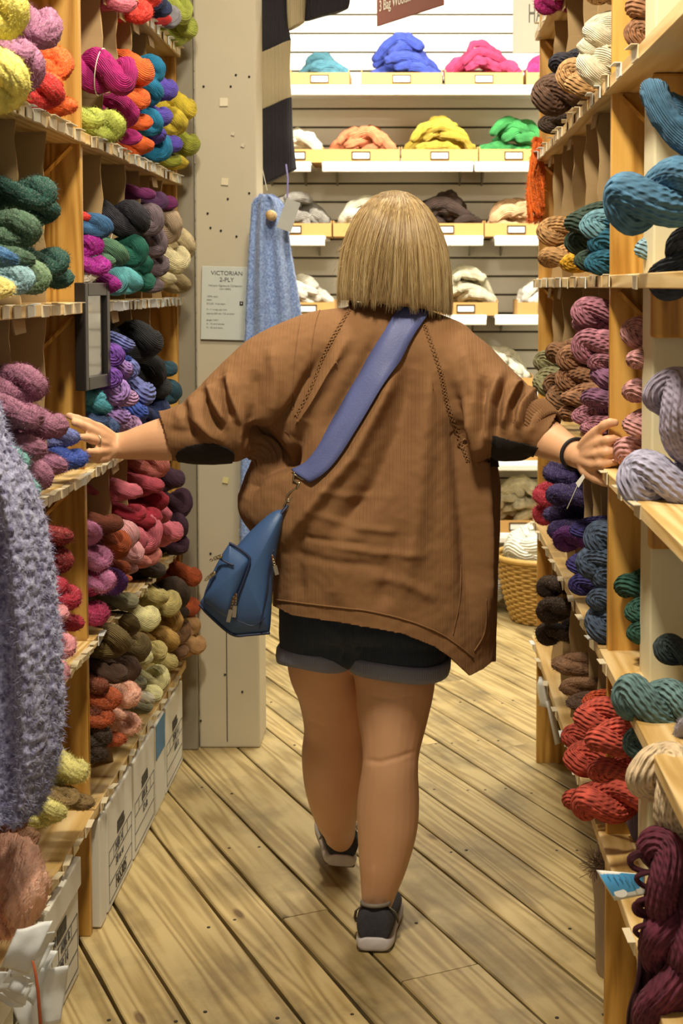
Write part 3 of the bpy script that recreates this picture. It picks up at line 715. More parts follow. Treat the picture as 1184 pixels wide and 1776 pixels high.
pile(1, 'the highest right shelf', [('magenta', 'magenta', 'f', [(944, 6, 42)]), ('wood', 'tan', 'c', [(1036, -10, 50)])])
pile(1, 'the right shelf of cream skeins', [
 ('midnight', 'midnight blue', 'c', [(972, 110, 46), (958, 150, 44), (975, 152, 36)]), ('darkbrown', 'dark brown', 'c', [(947, 232, 34)]),
 ('wood', 'tan brown', 'c', [(990, 132, 56), (1002, 178, 50)]), ('offwhite', 'ivory', 's', [(1040, 56, 64), (1020, 80, 40)]),
 ('offwhite', 'large ivory', 's', [(1034, 122, 76)]), ('beige', 'oatmeal', 'c', [(1062, 92, 46)])])
skein(1, 951, 193, 66, 'brown', 'c', 'dark brown round skein jutting into the aisle from upper right shelf', None, X=.30, tilt=.05)
pile(1, 'the right shelf above the mauve skeins', [
 ('wood', 'light brown', 'c', [(952, 402, 50), (954, 446, 50)]), ('mustard', 'mustard', 'c', [(988, 456, 40)]),
 ('forest', 'forest green', 'c', [(1004, 385, 56), (1000, 420, 50), (1014, 452, 40)]),
 ('steel', 'steel teal', 'c', [(1030, 392, 54)]), ('deepteal', 'deep teal', 'c', [(1060, 380, 46), (1044, 422, 56), (1034, 456, 44)]),
 ('lightsteel', 'light blue grey', 'c', [(1078, 430, 66)])], length=.24)
pile(1, 'the right shelf above her right hand', [
 ('tweed', 'olive tweed', 'c', [(943, 628, 40), (946, 664, 50)]), ('coffee', 'coffee brown', 'c', [(968, 612, 50), (962, 668, 46), (966, 690, 44)]),
 ('caramel', 'caramel brown', 'c', [(985, 622, 46), (984, 658, 50), (990, 690, 42), (988, 716, 44)]),
 ('rosemauve', 'rose mauve', 'c', [(1014, 542, 52), (1012, 562, 44), (1017, 602, 62), (1036, 592, 44), (1035, 628, 36)]),
 ('mauvepurple', 'purple mauve', 'c', [(1052, 648, 64), (1056, 700, 60), (1028, 690, 46)]), ('rosemauve', 'pink mauve', 'c', [(1006, 722, 36), (1024, 742, 40)])])
pile(1, 'the right shelf under her right hand', [
 ('cherry', 'cherry red', 'f', [(944, 858, 44), (942, 892, 44)]), ('darkviolet', 'dark violet', 'f', [(964, 820, 50), (968, 858, 48), (962, 892, 44), (966, 920, 38)]),
 ('grape', 'grape', 'f', [(979, 936, 50)]), ('indigo', 'indigo', 'c', [(1002, 918, 36), (1000, 978, 44), (1004, 1014, 44)]),
 ('slate', 'slate blue', 'c', [(1040, 934, 62), (1024, 976, 60), (1046, 998, 54), (1036, 1040, 44), (1044, 1080, 70)])])
pile(1, 'the lowest right shelf past the post', [
 ('darkbrown', 'dark brown', 'f', [(948, 1018, 44), (950, 1060, 46), (947, 1100, 44)]), ('coffee', 'tan brown', 'f', [(975, 1152, 40), (984, 1192, 32)]), ('brown', 'brown', 'f', [(996, 1218, 32)]),
 ('terracotta', 'orange rust', 'c', [(1026, 1216, 36)])])
pile(1, 'the stack bulging low at right', [
 ('coralred', 'coral red', 'c', [(1022, 1244, 62), (1044, 1282, 66), (1004, 1316, 60), (1040, 1336, 50), (1024, 1392, 76)])], X=.33)
skein(1, 992, 1278, 44, 'coralred', 'c', 'small dark coral red skein tucked at the left of the coral stack', None, X=.33)
skein(1, 998, 1386, 52, 'coralred', 'c', 'coral red skein end curling out at the bottom left of the stack', None, X=.32)
pile(1, 'the upper right corner shelf', [
 ('caramel', 'taupe brown', 'c', [(1112, 12, 60), (1106, 58, 52), (1118, 36, 44)]), ('coralred', 'coral', 'f', [(1160, -2, 36)])], X=.44, near=True)
pile(1, 'the right shelf in front of the white post', [('lightsteel', 'grey blue', 'c', [(1118, 360, 60), (1126, 432, 56)])], X=.42, near=True)
pile(1, 'the near right shelf beside her fingers', [('pinkgrey', 'dusty pink', 'c', [(1101, 578, 56), (1110, 622, 54), (1104, 678, 56), (1104, 736, 58), (1096, 784, 72)])], X=.41, near=True)
pile(1, 'the near right shelf below her hand', [('pine', 'dark green', 'c', [(1092, 1016, 64), (1104, 1062, 50), (1106, 1098, 44)])], X=.41, near=True)

# ------------------------------------------------------------------ white file boxes under the shelves on the left
def text_mesh(name, body, size, mat, parent, loc, rot, align='CENTER', ext=.0004, sx=1.):
    cu = bpy.data.curves.new(name, 'FONT'); cu.body = body; cu.size = size; cu.align_x = align; cu.align_y = 'CENTER'; cu.extrude = ext
    to = bpy.data.objects.new('tmp', cu); COL.objects.link(to)
    dg = bpy.context.evaluated_depsgraph_get(); me = bpy.data.meshes.new_from_object(to.evaluated_get(dg)); me.name = name
    bpy.data.objects.remove(to); me.materials.clear(); me.materials.append(mat)
    return link(name, me, None, parent, loc, rot, (sx, 1, 1))
BLUEL = plain('blue_label', '1f6f9e', .5, noise_amt=.1)
def file_box(y0, y1, label, txt=None, blue=False, lines=True, lidded=False, h=.252, front=.706, hole=True):
    w = y1-y0; root = empty('file_box', (-front, (y0+y1)/2, 0), label, 'box', 'white file boxes under the left shelves')
    b = bevel(MB().box(-.34, 0, -w/2+.002, w/2-.002, .002, h).build('box_body', BOXW, root, False), .004, 2)
    if lidded: bevel(MB().box(-.345, .006, -w/2-.001, w/2+.001, h-.058, h+.004).build('lid', BOXW, root, False), .003, 2)
    if hole and w > .1:
        hb = MB(); hb.box(-.004, .0012, -.038, .038, -.015, .015); o = hb.build('hand_hole', BLACK, root, False); o.location = (0, 0, h-.088); bevel(o, .001, 1)
    if lines and w > .1:
        lm = MB(); H = h-.03
        def hl(z, a=-w/2+.015, b_=w/2-.015, t=.0012): lm.box(0, .0007, a, b_, z-t, z+t)
        def vl(y, za, zb, t=.001): lm.box(0, .0007, y-t, y+t, za, zb)
        for z in (h-.112, h-.145, .062, .02): hl(z)
        for y in (-w/2+.015, w/2-.015): vl(y, .02, h-.112)
        for q in range(1, 5): vl(-w/2+.015+(w-.03)*q/5, h-.145, h-.112)
        lm.build('printed_lines', GREYINK, root, False)
        rr = random.Random(int(y0*100))
        for q in range(3):
            text_mesh('handwriting', rr.choice(['2/08 14', '30 m w', '60% lt', '12 dz']), .03, GREYINK, root, (.001, rr.uniform(-.03, .03), .16-.035*q), (math.pi/2, 0, math.pi/2))
    if txt: text_mesh('box_code', txt, .042, BLACK, root, (.001, 0, .04), (math.pi/2, 0, math.pi/2))
    if blue: MB().box(0, .0015, -w/2+.01, w/2-.005, h-.10, h-.005).build('blue_label', BLUEL, root, False)['label'] = 'blue paper label on the upper corner'
    return root
file_box(3.175, 3.238, 'narrow sliver of white file box right behind the left post', lines=False)
file_box(3.25, 3.545, 'white file box past the left post with code F65305 near its base', 'F65305')
file_box(3.56, 3.855, 'white file box with dark handle hole, beside the blue-labelled box')
file_box(3.865, 4.015, 'bluish white file box with a blue paper label at its top', blue=True, lines=False, hole=False)
file_box(4.03, 4.33, 'farthest white file box next to the grey pillar')
file_box(2.67, 2.965, 'white lidded file box with handwriting, left of the near post', lidded=True, h=.25)
file_box(2.36, 2.655, 'white file box behind the white paper tags at lower left', lidded=True, h=.25)


# ------------------------------------------------------------------ picture frame hung on the near left post
def flat_ring(y0, y1, z0, z1, w, x0, x1):
    mb = MB(); mb.box(x0, x1, y0, y0+w, z0, z1); mb.box(x0, x1, y1-w, y1, z0, z1); mb.box(x0, x1, y0+w, y1-w, z0, z0+w*1.3); mb.box(x0, x1, y0+w, y1-w, z1-w*1.3, z1); return mb
pf = empty('picture_frame', (-.705, 3.165, 1.225), 'black picture frame with glass hanging edge-on at the left post', 'picture frame')
fr = flat_ring(-.085, .085, 0, .232, .022, -.012, .012); bevel(fr.build('frame', plain('black_frame', '23201e', .3, noise_amt=.05), pf, False), .002, 2)
MB().box(-.006, -.003, -.064, .064, .028, .204).build('print', plain('print_paper', 'b9b8a6', .6, noise_amt=.2, scale=25), pf, False)
gm, gnt, gb_ = newmat('picture_glass'); gb_.inputs['Roughness'].default_value = .05; gb_.inputs['Transmission Weight'].default_value = 1.0; gb_.inputs['IOR'].default_value = 1.45
MB().box(.002, .004, -.064, .064, .028, .204).build('glass', gm, pf, False)
pf.rotation_euler = (0, 0, math.radians(-6))

# ------------------------------------------------------------------ signs
def sign_panel(name, label, c, w, h, t, mat, rot, cat='sign'):
    o = MB().box(-w/2, w/2, 0, t, -h/2, h/2).build(name, mat, None, False); o.location = c; o.rotation_euler = rot; bevel(o, .001, 1)
    return tag(o, label, cat)
c = W(390, 526, 4.444)
vs = sign_panel('paper_sign', 'white price sign reading VICTORIAN 2-PLY on the grey pillar', c, .146, .226, .004, plain('sign_paper', 'c5cbc4', .6, noise_amt=.03), (0, math.radians(1.5), 0))
RX = (math.pi/2, 0, 0)
for body, sz, z, al, x in [('VICTORIAN', .0185, .092, 'CENTER', .004), ('2-PLY', .0185, .072, 'CENTER', .004), ('Halcyon Signature Collection', .0088, .054, 'CENTER', 0), ('(item #052)', .0075, .044, 'CENTER', 0),
    ('100% wool', .0075, .020, 'LEFT', -.056), ('skein', .0075, .010, 'LEFT', -.056), ('$12.50 / 4 oz skein', .0075, -.002, 'LEFT', -.056),
    ('9 - 11 wraps per inch', .0072, -.020, 'LEFT', -.056), ('approx 260 yds / 3.5 oz skein', .0072, -.032, 'LEFT', -.056),
    ('gauge: 4-6/in', .0072, -.052, 'LEFT', -.056), ('A - 10 yard sample', .0072, -.064, 'LEFT', -.056), ('M - 30 yard skein', .0072, -.076, 'LEFT', -.056)]:
    text_mesh('lettering', body, sz, GREYINK if sz > .01 else plain('faint_ink', '7d8280', .7) if 'faint_ink' not in bpy.data.materials else bpy.data.materials['faint_ink'], vs, (x, -.0006, z), RX, al)
bevel(MB().box(.045, .056, -.0012, 0, -.006, .007).build('black_emblem', BLACK, vs, False), .0005, 1)
MB().box(.049, .052, -.0016, -.001, -.001, .003).build('emblem_mark', WHITECARD, vs, False)
# brown hanging sign
bs = empty('hanging_sign', (-.02, 4.85, 2.47), 'dark red-brown sign with white lettering about bag wools, top centre', 'sign', rot=(0, 0, math.atan2(4.62-5.02, .21)))
bs.rotation_euler = (0, 0, math.radians(-60))
bw, bh = .44, .30
bevel(MB().box(-bw/2, bw/2, 0, .008, -.125, bh-.1).build('board', plain('sign_brown', '7c3a2c', .5, noise_amt=.08), bs, False), .002, 1)
WL = plain('white_lettering', 'e8e2d2', .5)
text_mesh('lettering', '3 Bag Wools... 1.75 ounce', .052, WL, bs, (0, -.001, -.062), RX, sx=.72)
text_mesh('lettering', 'Lopi & Icelandic', .075, WL, bs, (0, -.001, .035), RX, sx=.8)
c0 = bs.location.copy()
# mohair sign
hs = sign_panel('paper_sign', 'tall white paper sign with thin letters HAIR behind upper right shelf', Vector((.395, 4.50, 2.31)), .15, .30, .003, plain('sign_white', 'eef4f2', .6, noise_amt=.02), (0, 0, math.radians(-12)))
hs.location = (.385, 4.60, 2.335)
text_mesh('lettering', 'HAIR', .085, plain('grey_letters', '6d7472', .6), hs, (.012, -.001, -.03), RX, sx=.40)
text_mesh('lettering', 'SA', .085, bpy.data.materials['grey_letters'], hs, (.004, -.001, .055), RX, sx=.40)

# ------------------------------------------------------------------ draped knits
def fibres(mb, n, l0, l1, seed, w=.0004, keep=None, curl=.8):
    rr = random.Random(seed); V = np.array(mb.v); 
    # face normals for direction
    fs = [f for f in mb.f if len(f) == 4]
    for k in range(n):
        f = rr.choice(fs); a, b, c_, d = [Vector(V[i]) for i in f]
        u, v = rr.random(), rr.random(); p = a*(1-u)*(1-v)+b*u*(1-v)+c_*u*v+d*(1-u)*v
        nn = (b-a).cross(d-a)
        if nn.length < 1e-12: continue
        nn.normalize()
        dd = (nn+Vector((rr.uniform(-1, 1), rr.uniform(-1, 1), rr.uniform(-1, 1)))*curl).normalized(); l = rr.uniform(l0, l1)
        s = dd.orthogonal().normalized()*w; m = p+dd*l*.5; e = p+(dd+Vector((rr.uniform(-1, 1), rr.uniform(-1, 1), rr.uniform(-1, 1)))*.7).normalized()*l
        mb.add([p-s, p+s, m-s*.7, m+s*.7, e], [(0, 1, 3, 2), (2, 3, 4)])
def drape(rows, Y, depth, folds, amp, nr=72, ny=90, bump=.0, bscale=60, seed=0):
    """closed hanging cloth tube; rows = (py, left px, right px) read off the photograph"""
    mb = MB(); R = []; RW = spline(rows, ny)
    for i, (py, xl, xr) in enumerate(RW):
        f = i/(ny-1); cx_, hw = (xl+xr)/2, (xr-xl)/2
        pc = W(cx_, py, Y); hw_m = max(.004, hw/scl(Y)); ring = []
        for j in range(nr):
            th = 2*math.pi*j/nr; c_, s_ = math.cos(th), math.sin(th)
            fold = amp*math.sin(folds*c_*2.2+1.4*math.sin(f*3+seed)+seed)*(.4+.6*min(1, f*2+.3))
            x = pc.x+hw_m*math.copysign(abs(c_)**.85, c_); y = Y+depth*s_*min(1, hw_m/.03+.2)+fold*(.4+.6*abs(s_))
            p = Vector((x, y, pc.z))
            if bump:
                q = noise.noise(p*bscale)+.6*noise.noise(p*bscale*2.3); out = Vector((c_, s_, 0)); p += out*q*bump
            ring.append(p)
        R.append(ring)
    mb.rings(R[::-1], True, True); return mb
def two_tone(name, a, b, sc, rough=.9, bump=.004, p0=.4, p1=.62):
    m, nt, bs_ = newmat(name); L = nt.links.new
    tc = N(nt, 'ShaderNodeTexCoord'); nz = N(nt, 'ShaderNodeTexNoise', Scale=sc, Detail=6., Roughness=.7); L(tc.outputs['Object'], nz.inputs['Vector'])
    r = N(nt, 'ShaderNodeMapRange'); r.inputs['From Min'].default_value = p0; r.inputs['From Max'].default_value = p1; L(nz.outputs[0], r.inputs[0])
    mx = N(nt, 'ShaderNodeMix', _data_type='RGBA'); mx.inputs['A'].default_value = lin(a); mx.inputs['B'].default_value = lin(b); L(r.outputs[0], mx.inputs['Factor'])
    L(mx.outputs['Result'], bs_.inputs['Base Color']); bs_.inputs['Roughness'].default_value = rough; bs_.inputs['Sheen Weight'].default_value = .3
    bp = N(nt, 'ShaderNodeBump', Strength=.8, Distance=bump); L(nz.outputs[0], bp.inputs['Height']); L(bp.outputs[0], bs_.inputs['Normal'])
    return m
mb = drape([(700, -75, -8), (760, -75, 8), (800, -75, 32), (860, -75, 60), (930, -72, 77), (1000, -70, 88), (1060, -70, 95), (1120, -68, 101), (1200, -66, 106), (1280, -62, 104), (1340, -60, 92), (1390, -50, 76), (1412, -30, 58)],
           2.30, .06, 3.2, .022, nr=150, ny=230, bump=.0065, bscale=85)
fibres(mb, 16000, .005, .016, 5, w=.00035)
o = mb.build('boucle_sweater', two_tone('lavender_boucle', '645f84', 'b0b4d4', 95)); tag(o, 'lavender grey fuzzy boucle sweater hanging at the left edge of the picture', 'sweater')
# light blue hanging knit beside the pillar
mb = drape([(338, 452, 470), (350, 440, 488), (372, 436, 497), (430, 432, 504), (500, 428, 516), (560, 426, 524), (640, 422, 526), (760, 419, 524), (880, 416, 515), (945, 416, 505)], 4.37, .045, 4.0, .014, nr=96, ny=120, bump=.002, bscale=90)
fibres(mb, 5000, .003, .009, 6, w=.0005)
bk = mb.build('knit_scarf', two_tone('light_blue_mohair', '6f86bd', '9db8e2', 150, bump=.002)); tag(bk, 'light blue fluffy knit garment hanging from a rod beside the grey pillar', 'garment')
rod = empty('wooden_rod', tuple(W(471, 374, 4.32)), 'pale wooden rod end poking through the light blue knit', 'rod')
MB().tube([(0, -.025, 0), (0, .16, 0)], .016, 20).build('rod', PINE_SHELF, rod)
# blue string with a grey tag
st = empty('hang_tag', tuple(W(497, 290, 4.30)), 'grey cardboard hang tag on a lilac string above the blue knit', 'tag')
l0 = st.location.copy()
MB().tube([W(496, 286, 4.30)-l0, W(499, 310, 4.30)-l0, W(498, 342, 4.30)-l0], .0028, 6).build('string', plain('lilac_string', '8f86c4', .7), st)
a, b, c_, d = [W(x, y, 4.29)-l0 for x, y in ((497, 344), (521, 352), (504, 403), (479, 394))]
mb = MB(); mb.add([a, b, c_, d]+[v+Vector((0, .002, 0)) for v in (a, b, c_, d)], [(0, 3, 2, 1), (4, 5, 6, 7), (0, 1, 5, 4), (1, 2, 6, 5), (2, 3, 7, 6), (3, 0, 4, 7)])
mb.build('tag_card', plain('grey_tag', 'a9aca6', .6), st, False)
# striped sweater: body panel and sleeve, bands are separate knitted pieces
sw = empty('striped_sweater', tuple(W(478, 150, 4.75)), 'black and cream broad-striped knit sweater hanging at top by the pillar', 'sweater')
BK, CR = knit_mat('black_knit', '19161f', 160, .002), knit_mat('cream_knit', 'a39778', 160, .002)
def band(poly_l, poly_r, mat, nm, Y=4.75, th=.035, seed=0):
    """left and right edge polylines, top to bottom"""
    n = 26; Lp, Rp = spline(poly_l, n), spline(poly_r, n); mb = MB(); R = []
    for i in range(n):
        ring = []; m = 30
        for j in range(m):
            t = 2*math.pi*j/m; u = .5+.5*math.copysign(abs(math.cos(t))**.8, math.cos(t)); px, py = Lp[i]*(1-u)+Rp[i]*u
            p = W(px, py, Y); p.y += -th*math.sin(t)*.8+.006*math.sin(px*.11+seed)+.004*math.sin(py*.07); ring.append(p-sw.location)
        R.append(ring)
    mb.rings(R, True, True); return mb.build(nm, mat, sw)
band([(440, -12), (440, 50), (442, 98)], [(497, -12), (500, 40), (505, 71)], BK, 'black_stripe')
band([(442, 98), (442, 150), (443, 196)], [(505, 71), (503, 120), (506, 169)], CR, 'cream_stripe')
band([(443, 196), (442, 250), (446, 325)], [(506, 169), (508, 230), (514, 293)], BK, 'black_stripe')
band([(497, -14), (497, 20), (500, 54)], [(530, -14), (530, 10), (528, 36)], CR, 'cream_stripe')
band([(530, -14), (529, 15), (528, 36)], [(606, -14), (607, 2), (604, 14)], BK, 'black_stripe')
MB().tube([W(442, 200, 4.70)-sw.location, W(450, 270, 4.70)-sw.location, W(463, 330, 4.70)-sw.location], .0012, 5).build('thread', WHITECARD, sw)
# red cloth seen past the sleeve
mb = MB(); P = [W(x, y, 4.42) for x, y in ((352, 676), (372, 660), (388, 640), (392, 636), (394, 664), (398, 690), (370, 690))]; n_ = len(P)
mb.add(P+[p+Vector((0, .02, 0)) for p in P], [tuple(range(n_-1, -1, -1)), tuple(range(n_, 2*n_))]+[(i, (i+1) % n_, (i+1) % n_+n_, i+n_) for i in range(n_)])
o = mb.build('red_mitten', knit_mat('red_knit', '7c1a24', 200), None, False); bevel(o, .004, 2); tag(o, 'small dark red knitted piece pinned on the pillar above her left sleeve', 'cloth')
# orange tassel at the right unit
ts = empty('yarn_tassel', tuple(W(930, 248, 4.22)), 'orange fuzzy tassel hanging from the corner of the right pine unit', 'tassel')
mb = MB(); rr = random.Random(3); l0 = ts.location.copy()
for k in range(34):
    x0 = 931+rr.uniform(-4, 4); pts = []
    for q in range(8):
        f = q/7; sp = 3+9*math.sin(min(1, f*1.2)*math.pi*.6)
        pts.append(W(x0-3*f+math.sin(k*2.4+q*.5)*sp*.9, 246+f*(110+28*rr.random()), 4.22+.02*math.cos(k*2.4))-l0)
    mb.tube(pts, .0048, 6)
fibres(mb, 3500, .006, .016, 9, w=.0008); o = mb.build('strands', YF, ts); o.color = lin('e8701c')
# wicker basket with white wool beneath the slatted wall
bk_ = empty('wicker_basket', (.565, 6.20, 0), 'round wicker basket of white wool on the floor beyond the right unit', 'basket')
WICK = plain('wicker', 'b8944e', .55, noise_amt=.22, scale=60)
mb = MB(); bh_ = .27
for k in range(24):
    f = k/23; rr_ = .135+.075*f**.8; pts = [((rr_+.006*math.sin(t*16+math.pi*(k % 2)))*math.cos(t), (rr_+.006*math.sin(t*16+math.pi*(k % 2)))*math.sin(t), .008+f*bh_) for t in np.linspace(0, 2*math.pi, 97)[:-1]]
    mb.tube(pts, .0062, 5, loop=True)
tag(mb.build('weavers', WICK, bk_), kind='stuff')
for k in range(32):
    t = 2*math.pi*k/32; link('stake', MB().tube([(.135*math.cos(t), .135*math.sin(t), .005), (.175*math.cos(t), .175*math.sin(t), .13), (.21*math.cos(t), .21*math.sin(t), bh_+.01)], .004, 5).mesh('stake', WICK), None, bk_)
MB().tube([(.214*math.cos(t), .214*math.sin(t), bh_+.015) for t in np.linspace(0, 2*math.pi, 49)[:-1]], .013, 8, loop=True).build('rim', WICK, bk_)
MB().rings([[Vector((r_*math.cos(t), r_*math.sin(t), z_)) for t in np.linspace(0, 2*math.pi, 33)[:-1]] for r_, z_ in ((.13, .004), (.13, .012))]).build('bottom', WICK, bk_)
def fluff(name, label, c, r, col, seed, group=None, n=20, sq=.6):
    rr = random.Random(seed); mb = MB()
    for k in range(n):
        a0 = rr.uniform(0, 6.28); rad = r*rr.uniform(.3, .72); z0 = r*sq*rr.uniform(-.3, .75)
        P = spline([(rad*math.cos(a0+q*.5), rad*math.sin(a0+q*.5), z0+rr.uniform(-.25, .25)*r*sq) for q in range(5)], 14)
        mb.tube([tuple(p) for p in P], [r*.26*(.5+.5*math.sin(math.pi*(i+1)/15)) for i in range(14)], 12)
    me = mb.mesh(name, YR); 
    co = [tuple(v.co) for v in me.vertices]
    for v, q in zip(me.vertices, co): v.co += v.normal*noise.noise(Vector(q)*40)*.008
    o = link(name, me, None, None, c); o.color = lin(col); return tag(o, label, 'wool', group)
fluff('wool_bundle', 'white wool bundle filling the wicker basket', (.565, 6.20, .27), .195, 'dfe0d0', 3, n=30)
fluff('wool_bundle', 'round white wool bundle left of the wicker basket, behind her hem', (.28, 6.42, .13), .15, 'e6e4d6', 5, n=22, sq=.8)

# ------------------------------------------------------------------ things in the foreground at the right
def big_skein(px, py, Y, w, L, dirv, col, tex, label, idx=0, roll=0., fat=1., group=None):
    p = W(px, py, Y); d = Vector(dirv).normalized(); s = w/2/scl(Y)/.049
    o = link('yarn_skein', SK[tex][idx], None, None, p); o.scale = (L/.25, s*fat, s); o.rotation_mode = 'QUATERNION'
    o.rotation_quaternion = d.to_track_quat('X', 'Z') @ Quaternion((1, 0, 0), roll); o.color = lin(PAL[col] if col in PAL else col)
    return tag(o, label, 'yarn', group)
big_skein(1196, 222, 2.2, 88, .22, (-.5, .5, .6), 'bluegrey', 's', 'smoky blue skein end at the right picture edge, upper one', 0)
big_skein(1182, 330, 2.2, 124, .24, (-1, .35, -.25), 'bluegrey', 'c', 'large smoky blue skein bulging out above the right eye-level shelf', 1, 1.2)
big_skein(1196, 425, 2.25, 80, .20, (-.4, .4, -.8), '2c3648', 'c', 'dark blue skein end beneath the large smoky blue skein', 2)
big_skein(1196, 738, 2.3, 112, .20, (-.5, .3, .9), 'lilacgrey', 'c', 'lilac grey skein curling up on the right edge shelf', 0, .6)
big_skein(1200, 838, 2.3, 104, .24, (-1, .3, .05), 'lavender', 'c', 'pale lavender skein lying on the right edge shelf', 1, 2.)
big_skein(1176, 1226, 2.3, 96, .22, (-1, .4, .1), 'greyteal', 'c', 'grey teal skein drooping over the lower right edge shelf', 2, .4)
big_skein(1180, 1278, 2.32, 66, .20, (-1, .4, -.3), '47605c', 'c', 'darker grey teal skein end under the grey teal one', 0, .9)
big_skein(1200, 1268, 2.2, 60, .16, (-.3, .4, -.9), '8f8a94', 'f', 'small grey lilac fuzzy skein at the right edge above the beige', 0)
big_skein(1184, 1400, 2.12, 124, .20, (-.55, .3, .8), 'fawn', 'c', 'fawn beige curled skein at the right picture edge', 1, 2.4)
big_skein(1204, 1142, 2.35, 54, .14, (-1, .4, .3), '2c3a3c', 'c', 'dark green grey skein at the right edge behind the white post', 1, 2.4)
# burgundy hank hanging at the lower right
bg = empty('yarn_hank', tuple(W(1160, 1500, 2.12)), 'large burgundy wool hank hanging in the lower right corner', 'yarn')
l0 = bg.location.copy()
mb = MB(); rr = random.Random(12)
for k in range(90):
    a0 = rr.uniform(-1, 1); dpt = rr.uniform(-.045, .035); fr_ = math.sqrt(max(0, 1-a0*a0)); pts = []
    for q in range(12):
        f = q/11; py = 1476+f*420+12*abs(a0)*14*(1-f)**4; hw = (38+40*min(1, f*2.2))*(1+.10*math.sin(f*9+1)); cxp = 1176-4*f
        px = cxp+a0*hw*(1+.05*math.sin(k+q*.6))+6*math.sin(f*7+a0*2)+3*math.sin(f*19+k)
        pts.append(W(px, py, 2.12-abs(dpt)*fr_*1.2*(1 if dpt < 0 else -1)-.012*math.sin(f*10+k*.3))-l0)
    P = spline(pts, 24); mb.tube([tuple(p) for p in P], rr.uniform(.0028, .0042), 6)
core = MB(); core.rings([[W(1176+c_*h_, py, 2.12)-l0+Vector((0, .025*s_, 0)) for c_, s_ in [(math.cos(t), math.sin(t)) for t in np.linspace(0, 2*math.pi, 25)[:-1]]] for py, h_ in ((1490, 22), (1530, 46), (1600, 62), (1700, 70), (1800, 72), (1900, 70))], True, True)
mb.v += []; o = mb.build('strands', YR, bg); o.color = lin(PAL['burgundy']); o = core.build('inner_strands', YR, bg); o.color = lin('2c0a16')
mb = MB()
for k, (x, y, s_) in enumerate([(1106, 1492, 1), (1114, 1575, .8)]):
    for q in range(3):
        mb.tube([tuple(p) for p in spline([W(1138, y+6+q*3, 2.09)-l0, W(x+8, y-14*s_+q*3, 2.09)-l0, W(x-14+q*2, y-6+q*2, 2.085)-l0, W(x-10, y+12*s_-q, 2.085)-l0, W(x+14, y+20*s_, 2.09)-l0, W(1140, y+16, 2.10)-l0], 22)], .0038, 8)
for q in range(3):
    y = 1520+q*45; mb.tube([tuple(p) for p in spline([W(1150, y-12, 2.07)-l0, W(1112-2*math.sin(q), y-4, 2.072)-l0, W(1104+3*math.sin(q*2.1), y+6, 2.08)-l0, W(1120, y+18, 2.085)-l0, W(1150, y+20, 2.075)-l0], 20)], .0042, 8)
o = mb.build('tie_loops', YR, bg); o.color = lin('6a2038')
for k, (x, y, rw, ln, dv, ro) in enumerate([(1166, 1560, 62, .22, (-.25, .1, 1), .3), (1160, 1712, 74, .26, (.12, .1, 1), 1.9), (1196, 1630, 60, .24, (.1, .1, 1), 4.)]):
    p = W(x, y, 2.085)-l0; sc_ = rw/scl(2.085)/.049
    o = link('twisted_loop', SK['c'][k], None, bg, p); o.scale = (ln/.25, sc_, sc_*.8); o.rotation_mode = 'QUATERNION'; o.rotation_quaternion = Vector(dv).normalized().to_track_quat('X', 'Z') @ Quaternion((1, 0, 0), ro); o.color = lin('622438')
# blue price card tucked under it
bc = empty('price_card', tuple(W(1075, 1540, 2.16)), 'bright blue card with white border and oval, under the burgundy hank', 'card')
l0 = bc.location.copy(); cs = [W(1034, 1509, 2.20), W(1118, 1516, 2.12), W(1118, 1552, 2.12), W(1066, 1562, 2.16)]
def cardgrid(a, b, c_, d, n, off, bow=.006):
    V = []
    for i in range(n+1):
        for j in range(n+1):
            u, v = i/n, j/n; p = a*(1-u)*(1-v)+b*u*(1-v)+c_*u*v+d*(1-u)*v; V.append(p-l0+Vector((-.4, -.6, .5)).normalized()*(off+bow*math.sin(v*math.pi)*(1-u)))
    return V, [(i*(n+1)+j, (i+1)*(n+1)+j, (i+1)*(n+1)+j+1, i*(n+1)+j+1) for i in range(n) for j in range(n)]
mb = MB(); mb.add(*cardgrid(*cs, 10, 0)); o = mb.build('card', WHITECARD, bc); m_ = o.modifiers.new('s', 'SOLIDIFY'); m_.thickness = .0008
cc = sum(cs, Vector())/4; ci = [v*.93+cc*.07 for v in cs]
mb = MB(); mb.add(*cardgrid(*ci, 10, .0012)); mb.build('blue_face', plain('card_blue', '4f9fd6', .45), bc)
mb = MB(); e0 = cs[3]*.70+cs[2]*.30; e0 = e0*.82+cs[0]*.12+cs[1]*.06; ux = (cs[2]-cs[3]).normalized(); vy = (cs[0]-cs[3]).normalized()
mb.add([e0-l0+ux*.013*math.cos(t)+vy*.0075*math.sin(t)+Vector((-.4, -.6, .5)).normalized()*.0045 for t in np.linspace(0, 2*math.pi, 21)[:-1]], [tuple(range(20))]); mb.build('white_oval', WHITECARD, bc, False)
mb = MB(); rr = random.Random(2)
for q in range(5):
    a = cs[0]*(1-.22-q*.12)+cs[1]*(.22+q*.12); dn = ((cs[3]+cs[2])/2-(cs[0]+cs[1])/2); mb.tube([a+dn*.18-l0+Vector((-.003, -.0045, .004)), a+dn*(.45+.15*rr.random())+ux*.004-l0+Vector((-.003, -.0045, .004))], .0005, 4)
mb.build('printed_text', plain('card_ink', '1f4f80', .6), bc)
